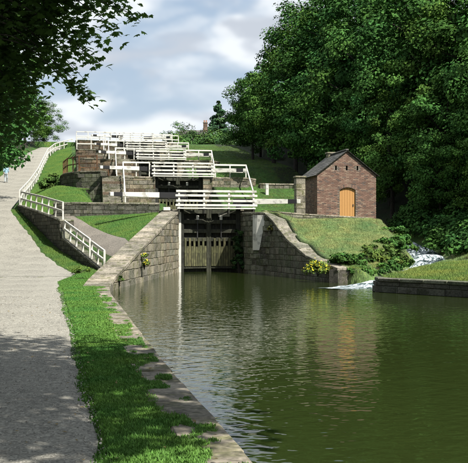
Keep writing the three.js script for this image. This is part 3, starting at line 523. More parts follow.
  for (const sgn of [-1, 1]) {
    const c = []; for (let k = 0; k < 8; k++) { const s = k & 1 ? sl + .12 : 0, n = k & 2 ? .03 : -.0; c.push(new THREE.Vector3(sgn * (s * cs + n * sn), hA - s * sn + n * cs, k & 4 ? .1 : -D - .1)); } mesh('roof_deck', hexa(c, 0), M.darkWood, rf);
    for (let r = 0; r < rows; r++) { const s1 = (sl + .18) * (r + 1) / rows, s0 = s1 - (sl + .18) / rows * 1.25; let z = .14 - (r % 2) * .2; if (r % 2) z = .14 + .0; let first = r % 2 ? .2 : .4; while (z > -D - .14) { const w = first || .4; first = 0; const z1 = Math.max(-D - .14, z - w), p = .006 * R(), c = []; for (let k = 0; k < 8; k++) { const s = k & 1 ? s1 : Math.max(.02, s0), n = (k & 1 ? .052 : .034) + p + (k & 2 ? .016 : 0); c.push(new THREE.Vector3(sgn * (s * cs + n * sn), hA - s * sn + n * cs, k & 4 ? z - .004 : z1 + .004)); } mesh('slate', hexa(c, .003, R() * 3, R() * 3), M.slate[Math.floor(R() * 3)], rf); z = z1; } }
  }
  for (let i = 0; i < 9; i++) mesh('ridge_tile', box(-.11, .11, hA + .045, hA + .15, -D - .12 + (D + .24) * i / 9, -D - .12 + (D + .24) * (i + 1) / 9 - .012, .03), M.slate[i % 3], rf);
  const ch = new THREE.Group(); ch.name = 'chimney'; t.add(ch);
  const cz = -D + .75; mesh('stack', box(-.27, .27, hA - .7, hA + .16, cz - .27, cz + .27, .02), M.stone[0], ch); mesh('cap', box(-.33, .33, hA + .16, hA + .27, cz - .33, cz + .33, .02), M.stone[2], ch);
}
{ // stone gate pier beside the hut
  const t = thing('stone_pier', 'tall square stone pier standing beside the brick hut', 'pillar', P3(14.35, 3.4, 56.4)); const R = rng(310); let y = -.3; while (y < 2.4) { const h = .34 + .1 * R(); mesh('stone', box(-.3 - .01 * R(), .3 + .01 * R(), y + .006, Math.min(2.5, y + h), -.3, .3 + .01 * R(), .02, R() * 3, R() * 3), [M.stone[0], M.stone[2], M.stone[1]][Math.floor(R() * 3)], t); y += h; } mesh('cap', box(-.36, .36, 2.5, 2.62, -.36, .36, .03), M.stone[2], t);
}

// ---------------------------------------------------------------- vegetation
function leafGeo(list, smoothUp = .0) { // list of [center, normal, along, size, colour] -> folded diamond leaves
  const pos = new Float32Array(list.length * 12), col = new Float32Array(list.length * 12), idx = new Uint32Array(list.length * 6), nn = new Float32Array(list.length * 12);
  const s = new THREE.Vector3(), q = new THREE.Vector3();
  list.forEach(([c, n, al, sz, cl], i) => {
    s.crossVectors(n, al).normalize();
    const P = [[-.5, 0, 0], [0, .32, .08], [.5, 0, -.04], [0, -.32, .08]];
    for (let k = 0; k < 4; k++) { q.copy(c).addScaledVector(al, P[k][0] * sz).addScaledVector(s, P[k][1] * sz).addScaledVector(n, P[k][2] * sz); const o = i * 12 + k * 3; pos[o] = q.x; pos[o + 1] = q.y; pos[o + 2] = q.z; col[o] = cl[0]; col[o + 1] = cl[1]; col[o + 2] = cl[2]; nn[o] = n.x; nn[o + 1] = n.y; nn[o + 2] = n.z; }
    const b = i * 4; idx.set([b, b + 2, b + 1, b, b + 3, b + 2], i * 6);
  });
  const g = new THREE.BufferGeometry(); g.setAttribute('position', new THREE.BufferAttribute(pos, 3)); g.setAttribute('color', new THREE.BufferAttribute(col, 3)); g.setAttribute('normal', new THREE.BufferAttribute(nn, 3)); g.setIndex(new THREE.BufferAttribute(idx, 1)); return g;
}
const rv = R => { const z = R() * 2 - 1, a = R() * 6.2832, r = Math.sqrt(1 - z * z); return new THREE.Vector3(r * Math.cos(a), z, r * Math.sin(a)); };
// clumps of leaves: each clump is a flattened cushion; leaves face roughly outwards and up
function foliage(R, clumps, per, size, base, vary = .35) {
  const list = [];
  for (const [c, r, out] of clumps) {
    const tone = 1 + vary * (R() - .5) * 2, warm = (R() - .5) * .25;
    for (let i = 0; i < per; i++) {
      const d = rv(R), rr = r * Math.pow(R(), .4), p = c.clone().add(new THREE.Vector3(d.x * rr, d.y * rr * .62, d.z * rr));
      const n = d.clone().multiplyScalar(.7).addScaledVector(out, .5).add(new THREE.Vector3(0, .55, 0)).addScaledVector(rv(R), .75).normalize();
      const al = rv(R).cross(n).normalize(), k = tone * (.8 + .4 * R());
      list.push([p, n, al, size * (.65 + .7 * R()), [base[0] * k * (1 + warm), base[1] * k, base[2] * k * (1 - warm)]]);
    }
  }
  return leafGeo(list);
}
function treeProto(seed, h, rad, o = {}) {
  const { base = [.054, .128, .026], per = 170, n = 95, size = .28, lowest = .22, conical = 0 } = o, R = rng(seed), clumps = [], limbs = [];
  const cy = h * (lowest + 1) / 2, ry = h * (1 - lowest) / 2;
  limbs.push(tube([new THREE.Vector3(0, -.6, 0), new THREE.Vector3(.1 * (R() - .5) * h * .2, h * .3, .1 * (R() - .5) * h * .2), new THREE.Vector3((R() - .5) * h * .06, h * .62, (R() - .5) * h * .06), new THREE.Vector3((R() - .5) * h * .08, h * .92, (R() - .5) * h * .08)], h * .022, .03, 8, 10));
  for (let i = 0; i < n; i++) {
    const d = rv(R); if (d.y < -.75) d.y *= .5;
    const lob = 1 + .22 * Math.sin(3 * Math.atan2(d.z, d.x) + seed) + .14 * Math.sin(5 * d.y + seed * 2), rr = (i < n * .75 ? .78 + .25 * R() : .25 + .5 * R());
    let taper = conical ? Math.max(.12, 1 - conical * (d.y * .5 + .5)) : 1;
    const c = new THREE.Vector3(d.x * rad * rr * lob * taper, cy + d.y * ry * rr, d.z * rad * rr * lob * taper), cr = rad * (.17 + .15 * R()) * (conical ? .8 : 1);
    clumps.push([c, cr, d]);
    if (i % 7 === 0) { const y0 = clamp(c.y - rad * .5, h * .25, h * .8); limbs.push(tube([new THREE.Vector3(0, y0, 0), new THREE.Vector3(c.x * .5, lerp(y0, c.y, .6), c.z * .5), c], h * .009, .02, 5, 5)); }
  }
  const crown = foliage(R, clumps, per, size, base), g = new THREE.Group(); g.userData.geo = [merge(limbs), crown];
  return g.userData.geo;
}
const protos = [treeProto(11, 15, 4.6, { lowest: .08, n: 120 }), treeProto(12, 16, 5.2, { base: [.046, .12, .027], lowest: .1, n: 125 }), treeProto(13, 14, 4.2, { base: [.068, .14, .026], size: .24, lowest: .06, n: 115 }), treeProto(14, 17, 5.0, { base: [.04, .11, .026], size: .29, lowest: .08, n: 125 }), treeProto(15, 12, 4.4, { base: [.052, .128, .026], lowest: .03, n: 115 })];
protos.push(treeProto(16, 13, 5.0, { base: [.042, .112, .026], lowest: .34, n: 120 }));
function tree(pi, v, a, h, label, group, turn = 0, wide = 1, sink = .2, name = 'tree') {
  const ph = [15, 16, 14, 17, 12, 13][pi], s = h / ph, t = thing(name, label, 'tree', P3(v, H(v, a) - sink, a), group);
  t.scale.set(s * wide, s, s * wide); t.rotation.y = turn;
  mesh('trunk', protos[pi][0], M.bark, t); mesh('crown', protos[pi][1], M.leaf, t); return t;
}
// wooded hillside on the right: [proto, v, a, height, turn, wide]
const G1 = 'broadleaved trees of the hillside wood';
[[4, 20.6, 103, 8.5], [0, 21.3, 95, 11], [2, 22, 88, 13], [1, 22, 81, 14.5], [3, 24.5, 78, 17], [0, 23.8, 71, 16.5], [3, 28, 74, 18], [1, 28.2, 67, 17], [2, 26.2, 62.5, 14.5], [0, 32.5, 70, 18], [4, 30.5, 60, 14], [3, 34, 63, 18], [1, 37, 72, 19], [2, 24.8, 90, 16], [0, 29, 84, 19], [1, 33, 80, 20], [3, 25.5, 100, 17], [4, 27.5, 55.5, 11.5], [2, 32, 53, 14], [0, 26, 48, 11], [4, 22.5, 108, 11], [1, 29, 96, 18], [0, 37, 60, 17], [3, 24.2, 66.5, 13], [4, 21, 76, 9], [4, 22.8, 70, 9], [2, 23.2, 63.5, 9.5], [4, 25, 58, 9], [0, 27, 52, 10], [4, 23.6, 55.5, 6.5], [2, 24.6, 50.5, 7], [4, 29.5, 49, 10], [0, 31, 56, 15], [4, 26.5, 45, 8]].forEach(([p, v, a, h], i) => tree(p, v, a, h, `${h < 10 ? 'small' : h < 15 ? 'medium' : 'tall'} ${['dense green', 'dark green', 'fresh green', 'deep green', 'low spreading'][p]} tree ${a >= 93 ? 'of the wood beside the upper locks' : a >= 76 ? 'of the wood on the slope beyond the stone pier' : v < 25.5 && a > 62 ? 'of the wood right behind the brick hut' : a < 59 ? 'of the wood across the overflow stream' : 'high up the wooded hillside behind the hut'}`, G1, i * 1.7, 1 + .12 * Math.sin(i * 2.1)));
// trees beyond the towpath on the left
const G2 = 'trees along the outer side of the towpath';
[[1, -8.8, 49, 14], [3, -8.8, 60, 15], [0, -9.4, 72, 14], [2, -9.8, 84, 13], [1, -9.4, 97, 12], [3, -9, 110, 11], [5, -8.2, 39, 13], [5, -7.4, 28, 12], [5, -7.0, 18, 12], [5, -6.8, 8.5, 11.5], [2, -6.5, 124, 8]].forEach(([p, v, a, h], i) => tree(p, v, a, h, 'dark leafy tree overhanging the outer edge of the towpath', G2, i * 2.3 + 1, 1.25));
tree(2, -4.5, 140, 7.5, 'rounded green tree standing past the end of the upper white railing', null, .4, 1.15);
// trees behind the viewpoint, whose shade falls on the towpath
tree(5, -5.2, -4, 12, 'broadleaved tree on the towpath edge behind the viewpoint', null, 3.1);
// conifer and hedge trees by the house
{
  const R = rng(401), clumps = []; const h = 8.5; for (let i = 0; i < 130; i++) { const y = .04 + .96 * R() * R() ** .3, an = R() * 6.28, rr = (1.06 - y) * 3.3 * (.25 + .75 * R()); clumps.push([new THREE.Vector3(Math.cos(an) * rr, y * h, Math.sin(an) * rr), (.45 + .4 * R()) * (1.35 - y), new THREE.Vector3(Math.cos(an), .2, Math.sin(an))]); }
  const t = thing('pine_tree', 'narrow dark conifer standing behind the house chimney', 'tree', at(217, 140, 182).setY(15.6)); mesh('trunk', tube([new THREE.Vector3(0, -.3, 0), new THREE.Vector3(.1, 4, 0), new THREE.Vector3(0, 7.7, 0)], .2, .03, 7, 6), M.bark, t); mesh('crown', foliage(R, clumps, 70, .3, [.05, .105, .045]), M.leaf, t);
  const s = t.scale; s.set(1.7, 1.75, 1.7);
}
function shrub(name, label, cat, pos, rx, ry, rz, n, per, size, base, seed, group, flowers) {
  const R = rng(seed), cl = []; for (let i = 0; i < n; i++) { const d = rv(R); d.y = Math.abs(d.y) * .95; const k = .55 + .45 * R(); cl.push([new THREE.Vector3(d.x * rx * k, .1 * ry + d.y * ry * .85 * k, d.z * rz * k), Math.min(rx, ry, rz) * (.28 + .2 * R()), d]); }
  const t = thing(name, label, cat, pos, group); mesh('foliage', foliage(R, cl, per, size, base, .45), M.leaf, t);
  const st = []; for (let i = 0; i < 5; i++) st.push(tube([new THREE.Vector3(0, -.15, 0), new THREE.Vector3((R() - .5) * rx * .6, ry * .3, (R() - .5) * rz * .6), cl[i % n][0]], .03 * Math.max(.5, ry), .01, 5, 4)); mesh('stem', merge(st), M.bark, t);
  if (flowers) { const fl = []; for (let i = 0; i < flowers; i++) { const c = cl[Math.floor(R() * n)], d = rv(R); d.y = Math.abs(d.y); fl.push([c[0].clone().addScaledVector(d, c[1] * 1.05), d, rv(R).cross(d).normalize(), .07 + .04 * R(), [.62, .48 + .1 * R(), .04]]); } mesh('flowers', leafGeo(fl), M.leaf, t, 'stuff'); }
  return t;
}
const onG = (v, a, dy = -.05) => P3(v, H(v, a) + dy, a);
// bushes
shrub('flowering_bush', 'bush of yellow flowers at the foot of the dark wing wall', 'bush', P3(11.2, .42, 40.6), .55, .62, .6, 24, 60, .11, [.13, .19, .04], 501, null, 170);
shrub('wall_plant', 'tuft of yellow flowers rooted in the pale wing wall', 'plant', P3(3.2, .75, 41.6), .22, .75, .35, 16, 40, .09, [.12, .17, .04], 502, null, 36);
shrub('wall_plant', 'small green weed rooted low in the pale wing wall', 'plant', P3(1.85, .25, 36.8), .16, .45, .25, 9, 40, .09, [.07, .12, .03], 503);
shrub('wall_plant', 'tuft of yellowish weed high on the dark wing wall', 'plant', P3(10.85, 2.4, 49.2), .2, .4, .3, 9, 40, .1, [.16, .17, .05], 504, null, 20);
shrub('ivy', 'dark ivy hanging over the right leaf of the lowest gates', 'plant', P3(9.7, -.05, 52.7), .42, 3.1, .5, 46, 70, .14, [.03, .065, .02], 505);
{ const R = rng(520); [[15.2, 43.2], [16.2, 44.6], [17.2, 46.4], [14.2, 41.6], [18.0, 48.4], [16.8, 45.2], [15.4, 42.2], [13.2, 40.9], [12.4, 40.5], [18.6, 50.6], [17.4, 48.0], [19.2, 53]].forEach(([v, a], i) => shrub('bank_bush', 'low green bush growing on the slope above the overflow stream', 'bush', onG(v, a), .8 + .4 * R(), .38 + .25 * R(), .8 + .4 * R(), 22, 60, .15, i % 3 ? [.05, .115, .024] : [.085, .135, .03], 530 + i, 'bushes on the slope above the stream')); }
{ const R = rng(545); [[13.0, 39.75], [13.8, 40.2], [14.7, 40.8], [15.7, 41.9]].forEach(([v, a], i) => shrub('bank_bush', 'low green bush overhanging the mouth of the overflow stream', 'bush', P3(v, .3 + .12 * i, a), .65 + .2 * R(), .45 + .2 * R(), .5, 20, 60, .14, [.05, .115, .024], 550 + i, 'bushes over the stream mouth')); }
{ const R = rng(560); [[22.6, 46], [23.6, 49], [24, 53], [24.6, 57], [22.2, 42.5], [25.5, 51], [21.4, 39.5], [23.4, 43.5], [26, 56], [24.2, 61], [25.8, 45], [24.5, 40.5], [21.6, 48], [22.4, 51.5], [22.8, 55.5], [20.6, 43.4], [23, 58.5], [19.8, 41.4]].forEach(([v, a], i) => shrub('undergrowth_bush', 'dark green bush of the undergrowth across the overflow stream', 'bush', onG(v, a, -.2), 1.4 + .6 * R(), 1.3 + .7 * R(), 1.4 + .6 * R(), 34, 90, .22, [.045, .115, .026], 570 + i, 'undergrowth across the stream')); }
{ const R = rng(600); [[-6.2, 52], [-7.6, 60], [-9.4, 67], [-10, 75], [-9.6, 84], [-9.4, 93], [-9.3, 103], [-9.0, 113]].forEach(([v, a], i) => shrub('hedge_bush', 'dark bush in the hedge along the outer towpath edge', 'bush', onG(v, a, -.2), 1.5 + .5 * R(), 1.7 + .8 * R(), 1.7 + .6 * R(), 30, 80, .26, [.045, .09, .028], 610 + i, 'hedge along the towpath')); }
shrub('terrace_bush', 'green bush leaning on the curved grey terrace wall by the railing', 'bush', onG(-1.9, 76, -.1), .9, 1.4, 1.3, 24, 70, .18, [.07, .125, .03], 640);
{ const R = rng(650); [[168, 172, 7, 14], [177, 170, 10, 22], [187, 168, 10, 23], [181, 166, 8, 13], [193, 168, 7, 14], [207, 160, 9, 13.5], [214, 158, 9, 15], [222, 156, 9, 13], [226, 150, 7, 13]].forEach(([px, d, r, top], i) => { const p = at(px, 141, d); p.y = H(p.x, -p.z) - .2; const hgt = EYE + (HOR - (141 - top)) * d / FOC - p.y; shrub('hilltop_bush', 'leafy bush on the skyline in front of the house', 'bush', p, r * .26 + .5, Math.max(1.2, hgt), r * .26 + .5, 44, 80, .3, i % 2 ? [.075, .15, .035] : [.055, .11, .035], 660 + i, 'bushes on the skyline'); }); }
// grassy weeds where the ramp meets the verge
shrub('verge_weed', 'tuft of weeds at the foot of the railing', 'plant', onG(.3, 41.8, 0), .5, .35, .3, 10, 40, .1, [.10, .17, .035], 680);

// house on the hill
{
  const p = at(194, 137, 176); const gy = H(p.x, -p.z); const t = thing('house', 'grey roofed house with tall chimney half hidden by trees on the hill', 'house', P3(p.x, gy - .3, -p.z)); t.rotation.y = -.25;
  const w = 2.6, D = 4, hE = 4.8, hA = 6.9; const sh = new THREE.Shape(); sh.moveTo(-2, 0); sh.lineTo(2, 0); sh.lineTo(2, hE); sh.lineTo(0, hA); sh.lineTo(-2, hE); sh.closePath();
  const g = new THREE.ExtrudeGeometry(sh, { depth: 2 * w, bevelEnabled: false }); g.translate(0, 0, -w); g.rotateY(Math.PI / 2); mesh('wall', fin(g), M.stone[0], t);
  const rf = new THREE.Group(); rf.name = 'roof'; t.add(rf); for (const s of [-1, 1]) { const c = []; for (let k = 0; k < 8; k++) c.push(new THREE.Vector3(k & 1 ? w + .2 : -w - .2, (k & 4 ? hE - .2 : hA) + (k & 2 ? .16 : .02), s * (k & 4 ? 2.2 : 0))); mesh('roof_slope', hexa(c, .02), M.slate[2], rf); }
  const ch = new THREE.Group(); ch.name = 'chimney'; t.add(ch); mesh('stack', box(w - .75, w + .02, hA - 1, hA + 1.5, -.35, .35, .02), std(.30, .20, .15, { map: T.stone }), ch); mesh('cap', box(w - .82, w + .09, hA + 1.5, hA + 1.65, -.42, .42, .02), M.stone[3], ch); for (const x of [w - .58, w - .18]) mesh('chimney_pot', new THREE.CylinderGeometry(.11, .14, .45, 10).translate(x, hA + 1.87, 0), std(.35, .17, .1), ch);
  for (const x of [-1.5, .6]) { const wn = new THREE.Group(); wn.name = 'window'; t.add(wn); mesh('pane', box(x - .4, x + .4, 1.1, 2.3, 1.99, 2.02, 0), std(.03, .035, .04, { roughness: .1 }), wn); mesh('frame', merge([box(x - .48, x + .48, 2.3, 2.4, 1.98, 2.06), box(x - .48, x + .48, 1.0, 1.1, 1.98, 2.06), box(x - .48, x - .4, 1.1, 2.3, 1.98, 2.06), box(x + .4, x + .48, 1.1, 2.3, 1.98, 2.06), box(x - .03, x + .03, 1.1, 2.3, 2.0, 2.05)]), M.white, wn); }
}

// ---------------------------------------------------------------- overhanging sycamore near the viewpoint
{
  const R = rng(801), t = thing('sycamore_tree', 'large sycamore leaning over the towpath, its leafy branches hanging down', 'tree', P3(-4.6, .3, 10));
  const O = t.position, loc = p => p.clone().sub(O);
  const trunk = tube([new THREE.Vector3(0, -.5, 0), new THREE.Vector3(.1, 2.2, 0), new THREE.Vector3(.35, 4.6, -.3), new THREE.Vector3(.6, 7.5, -.2), new THREE.Vector3(.4, 10.5, 0)], .32, .06, 10, 14);
  mesh('trunk', trunk, M.bark, t);
  // lobed leaf outline, fan from the stalk
  const lobes = [[0, 0], [.28, -.06], [.5, .10], [.34, .26], [.56, .52], [.27, .52], [.20, .70], [0, 1.0], [-.20, .70], [-.27, .52], [-.56, .52], [-.34, .26], [-.5, .10], [-.28, -.06]];
  const leaves = { pos: [], col: [], idx: [] };
  const addLeaf = (p, n, al, s, c) => { const sd = new THREE.Vector3().crossVectors(n, al).normalize(), b = leaves.pos.length / 3, q = new THREE.Vector3(); const curl = .12 + .25 * R(); for (const [x, y] of lobes.concat([[0, .4]])) { q.copy(p).addScaledVector(sd, x * s).addScaledVector(al, y * s).addScaledVector(n, -curl * s * (x * x * 1.4 + (y - .4) * (y - .4))); leaves.pos.push(q.x, q.y, q.z); leaves.col.push(...c); } for (let i = 0; i < 14; i++) leaves.idx.push(b + 14, b + i, b + (i + 1) % 14); };
  const twigs = [];
  const spray = (tip, from, r, n, size) => { // a leafy spray round a twig
    const a = loc(from), b = loc(tip), mid = a.clone().lerp(b, .55).add(new THREE.Vector3(0, .25, 0)); twigs.push(tube([a, a.clone().lerp(mid, .5).add(rv(R).multiplyScalar(.12)), mid, mid.clone().lerp(b, .5).add(rv(R).multiplyScalar(.08)), b.clone().lerp(mid, .1)], .014, .003, 5, 9)); const cv = new THREE.CatmullRomCurve3([a, mid, b]);
    for (let i = 0; i < n; i++) { const q = cv.getPoint(.35 + .65 * Math.pow(R(), .6)), d = rv(R).multiplyScalar(r * Math.pow(R(), .5)); d.y *= .8; q.add(d); const nn = new THREE.Vector3((R() - .5) * 1.3, .8, (R() - .5) * 1.3).normalize(), al = new THREE.Vector3(R() - .5, -.75 * R(), R() - .5).normalize(); al.addScaledVector(nn, -al.dot(nn)).normalize(); const k = .75 + .55 * R(); addLeaf(q, nn, al, size * (.7 + .5 * R()), [.075 * k, .15 * k, .03 * k]); }
  };
  const L1 = [ // [px, py, depth, spread in metres, leaves]
    [10, 10, 12, .7, 260], [35, 12, 12.5, .6, 230], [60, 8, 12, .5, 180], [85, 15, 12.2, .45, 130], [110, 6, 12.6, .4, 95], [132, 3, 12, .25, 40], [20, 45, 12, .7, 280], [50, 40, 12.6, .6, 240], [78, 42, 12, .45, 130], [100, 38, 12.4, .36, 80], [122, 32, 12, .28, 50], [148, 26, 12.2, .22, 34], [138, 18, 12, .2, 24], [8, 78, 12, .6, 260], [38, 72, 12.3, .5, 200], [66, 62, 12, .34, 90], [88, 64, 12.4, .28, 54], [108, 70, 12, .18, 28], [92, 86, 12.1, .1, 10], [95, 104, 12, .15, 44], [90, 94, 12.1, .12, 26], [97, 110, 12, .1, 20], [12, 110, 12.5, .55, 240], [34, 98, 12, .38, 130], [14, 132, 13, .35, 140], [30, 120, 13.5, .3, 90], [6, 146, 14, .16, 36], [-15, 60, 12, .8, 240], [-20, 112, 13, .6, 200], [-10, 20, 11.5, .8, 220], [60, -18, 12, .8, 200], [100, -22, 12.5, .6, 100], [20, -20, 12, .9, 220],
    [5, 30, 14.5, .8, 200], [30, 55, 14.5, .7, 200], [5, 95, 14.5, .7, 200], [25, 85, 15, .6, 160], [55, 25, 15, .6, 140], [0, 130, 15, .5, 140]];
  for (const [px, py, d, r, n] of L1) { const tip = at(px, py, d), from = tip.clone().lerp(new THREE.Vector3(-4.1, 6.2, -10.4), .42 + .1 * R()); spray(tip, from, r, Math.round(n * 1.55), .098); twigs.push(tube([loc(from), loc(from).lerp(new THREE.Vector3(.45, 5.8, -.2), .5).add(new THREE.Vector3(0, .3, 0)), new THREE.Vector3(.45, 5.6, -.2)], .035, .06, 5, 6)); }
  mesh('branches', merge(twigs), M.bark, t);
  // upper crown, above the picture
  const cl = []; for (let i = 0; i < 165; i++) { const d = rv(R), k = .25 + .5 * R(); const c = new THREE.Vector3(6.4 + d.x * 6.2 * k, 9.4 + d.y * 2.4 * k, 4.6 + d.z * 8.6 * k); cl.push([c, .8 + .5 * R(), d]); if (i % 6 === 0) twigs.push(tube([new THREE.Vector3(.5, 6 + R() * 3, -.1), new THREE.Vector3(c.x * .5, c.y * .5 + 4, c.z * .5), c], .09, .02, 5, 5)); }
  mesh('limbs', merge(twigs.slice(-12)), M.bark, t);
  mesh('upper_crown', foliage(R, cl, 125, .25, [.055, .115, .028]), M.leaf, t);
  const g = new THREE.BufferGeometry(); g.setAttribute('position', new THREE.Float32BufferAttribute(leaves.pos, 3)); g.setAttribute('color', new THREE.Float32BufferAttribute(leaves.col, 3)); g.setIndex(leaves.idx); g.computeVertexNormals(); mesh('hanging_leaves', g, M.nearLeaf, t);
}

// ---------------------------------------------------------------- grass
{
  const tuft = (seed, n, h, sp) => { const R = rng(seed), p = []; for (let i = 0; i < n; i++) { const x = (R() - .5) * sp, z = (R() - .5) * sp, an = R() * 6.28, w = .006 + .005 * R(), hh = h * (.5 + .6 * R()), lx = (R() - .5) * hh * 1.1, lz = (R() - .5) * hh * 1.1, c = Math.cos(an) * w, s = Math.sin(an) * w; p.push(x - c, 0, z - s, x + c, 0, z + s, x + lx * .4 + c * .7, hh * .6, z + lz * .4 + s * .7, x - c, 0, z - s, x + lx * .4 + c * .7, hh * .6, z + lz * .4 + s * .7, x + lx * .4 - c * .7, hh * .6, z + lz * .4 - s * .7, x + lx * .4 - c * .7, hh * .6, z + lz * .4 - s * .7, x + lx * .4 + c * .7, hh * .6, z + lz * .4 + s * .7, x + lx, hh, z + lz); } return fromTris(p); };
  const field = (name, label, geo, n, place, base, vary, sMin, sMax, seed) => {
    const R = rng(seed), im = new THREE.InstancedMesh(geo, M.blade, n), m = new THREE.Matrix4(), q = new THREE.Quaternion(), e = new THREE.Euler(), c = new THREE.Color(); let k = 0, guard = 0;
    while (k < n && guard++ < n * 6) { const p = place(R); if (!p) continue; e.set(0, R() * 6.28, 0); q.setFromEuler(e); const s = sMin + (sMax - sMin) * R() * R(); m.compose(p, q, new THREE.Vector3(s, s * (.75 + .5 * R()), s)); im.setMatrixAt(k, m); const t = 1 - vary + 2 * vary * R(), pa = fbm(p.x * 1.3 + 20, p.z * 1.3, 0, 95, 3); c.setRGB(base[0] * t * lerp(.45, 1.65, pa), base[1] * t * lerp(.78, 1.22, pa), base[2] * t * lerp(.8, 1.2, pa)); im.setColorAt(k, c); k++; }
    im.count = k; im.name = numbered(name); scene.add(im); tag(im, label, 'grass', null, 'stuff');
  };
  const T1 = tuft(1, 14, .055, .09), T2 = tuft(2, 12, .09, .22), T3 = tuft(3, 12, .2, .3);
  field('verge_grass', 'short green grass of the verge between path and edge stones', T1, 42000, R => { const a = 4 + Math.pow(R(), 1.5) * 38, l = vPathR(a) - .05 + wob(a, 4) - .09 * R() * R(), r = (a < 33 ? EDGE(a) : vWing(a)) - .36 - .22 * fbm(a * 2.2, 3, 0, 8, 3); const v = lerp(l, r, R()); if (a > 41) return null; return P3(v, H(v, a) - .005, a); }, [.092, .225, .030], .25, .6, 1.15, 901);
  field('edge_grass', 'grass creeping between the worn edge stones', T1, 5200, R => { const a = 4 + Math.pow(R(), 1.4) * 30, v = EDGE(a) - .52 + .44 * Math.pow(R(), 1.3), c = fbm(a * 1.9 + 7, v * 3.2 + 9, 0, 12, 3) - .25 * (v - EDGE(a) + .3); if (c < .57) return null; return P3(v, .285, a); }, [.092, .22, .030], .25, .5, 1.0, 902);
  field('lawn_grass', 'mown grass of the lawns beside the locks', T2, 60000, R => { const a = 43 + R() * 84; const v = -4 + R() * 9; if (v < vRail(a) + .3) return null; if (a < 56.6 && (v > vWing(a) - 1.05 || v < vRail(a) + pl(a, [[38, .5], [42.4, 1.7], [47, 2.3], [53, 1.9], [56.4, 1.4]]))) return null; if (a > 55.5 && a < 56.7) return null; if (v > 2 && a > 66) return null; if (a > 68.4 && v > vBlock(a) - .7) return null; return P3(v, H(v, a) - .01, a); }, [.115, .235, .040], .2, .5, 1.0, 903);
  field('strip_grass', 'grass strip at the foot of the dark retaining wall', T2, 5000, R => { const a = 41 + R() * 28, l = vPathR(a) + wob(a, 4), r = vRail(a) - .1; const v = lerp(l, r, R()); return P3(v, H(v, a) - .01, a); }, [.10, .20, .034], .25, .5, 1.2, 904);
  field('bank_grass', 'rough dry grass on the bank below the brick hut', T3, 30000, R => { const a = 39.5 + R() * 18, v = 10.8 + R() * 10; if (a < 53.5 && v < vWingR(a) + 1) return null; if (v > 15.1 && v < 19.5 && a > 55.5) return null; { const ka = pl(v, [[11.3, 53], [14.5, 53.9], [18.4, 54.7]]); if (v < 18.6 && a > ka - .25 && a < ka + .55) return null; } if (v > 13.9 && v < 14.8 && a > 55.9 && a < 56.9) return null; const y = H(v, a); if (y < .25 || stream(v, a)[0] < 1.3) return null; return P3(v, y - .02, a); }, [.26, .34, .125], .3, .35, .8, 905);
  field('bank_grass', 'green grass on the low bank beside the stream mouth', T2, 26000, R => { const a = 18 + R() * 24, v = 11 + R() * 14; if (a < 34.4 && v < rEdge(a) + .62) return null; const y = H(v, a); if (y < .3 || stream(v, a)[0] < 1.2) return null; return P3(v, y - .01, a); }, [.15, .225, .04], .25, .6, 1.3, 906);
  field('slope_grass', 'grass on the slopes beside the upper locks', T3, 24000, R => { const a = 58 + R() * 66, v = 11.3 + R() * 11; if (v > 13.8 && v < 19.6 && a < 60.6) return null; if (Math.abs(a - 69.3) < .6) return null; for (const A of LK.A) if (a > A - 1.6 && a < A + .6 && v < 14.8) return null; return P3(v, H(v, a) - .02, a); }, [.10, .18, .035], .25, .4, .9, 907);
}

{ // loose gravel and fallen leaves on the near towpath
  const R = rng(950), g = new THREE.IcosahedronGeometry(1, 0), im = new THREE.InstancedMesh(g, std(1, 1, 1, { roughness: .9 }), 15000), m = new THREE.Matrix4(), q = new THREE.Quaternion(), c = new THREE.Color();
  for (let i = 0; i < 15000; i++) { const a = 5 + Math.pow(R(), 1.5) * 26, v = lerp(-4, vPathR(a) + .02 + wob(a, 4), R() < .06 ? 1 - .2 * R() * R() : R()); q.setFromEuler(new THREE.Euler(R() * 6, R() * 6, R() * 6)); const s = .003 + .008 * R() * R() * R() + .003 * R(); m.compose(P3(v, pl(a, [[30, .27], [38, .33]]) + s * .25, a), q, new THREE.Vector3(s * (1 + R()), s * .8, s * (1 + R()))); im.setMatrixAt(i, m); const k = .7 + .5 * R(); c.setRGB(.36 * k, .345 * k, .305 * k); im.setColorAt(i, c); }
  im.name = 'path_gravel'; scene.add(im); tag(im, 'loose gravel scattered over the towpath', 'gravel', null, 'stuff');
  const lf = leafGeo([[new THREE.Vector3(), new THREE.Vector3(0, 1, 0), new THREE.Vector3(1, 0, 0), 1, [1, 1, 1]]]), il = new THREE.InstancedMesh(lf, std(1, 1, 1, { roughness: .8 }), 420);
  for (let i = 0; i < 420; i++) { const a = 5 + Math.pow(R(), 1.3) * 24, v = lerp(-3.5, EDGE(a) - .1, R()); q.setFromEuler(new THREE.Euler((R() - .5) * .5, R() * 6, (R() - .5) * .5)); const s = .03 + .035 * R(); m.compose(P3(v, (v > vPathR(a) ? .32 : .275) + .006, a), q, new THREE.Vector3(s, s, s)); il.setMatrixAt(i, m); const k = .7 + .5 * R(); c.setRGB(.26 * k, .19 * k, .07 * k); il.setColorAt(i, c); }
  il.name = 'leaf_litter'; scene.add(il); tag(il, 'dry fallen leaves scattered over path and verge', 'leaves', null, 'stuff');
}

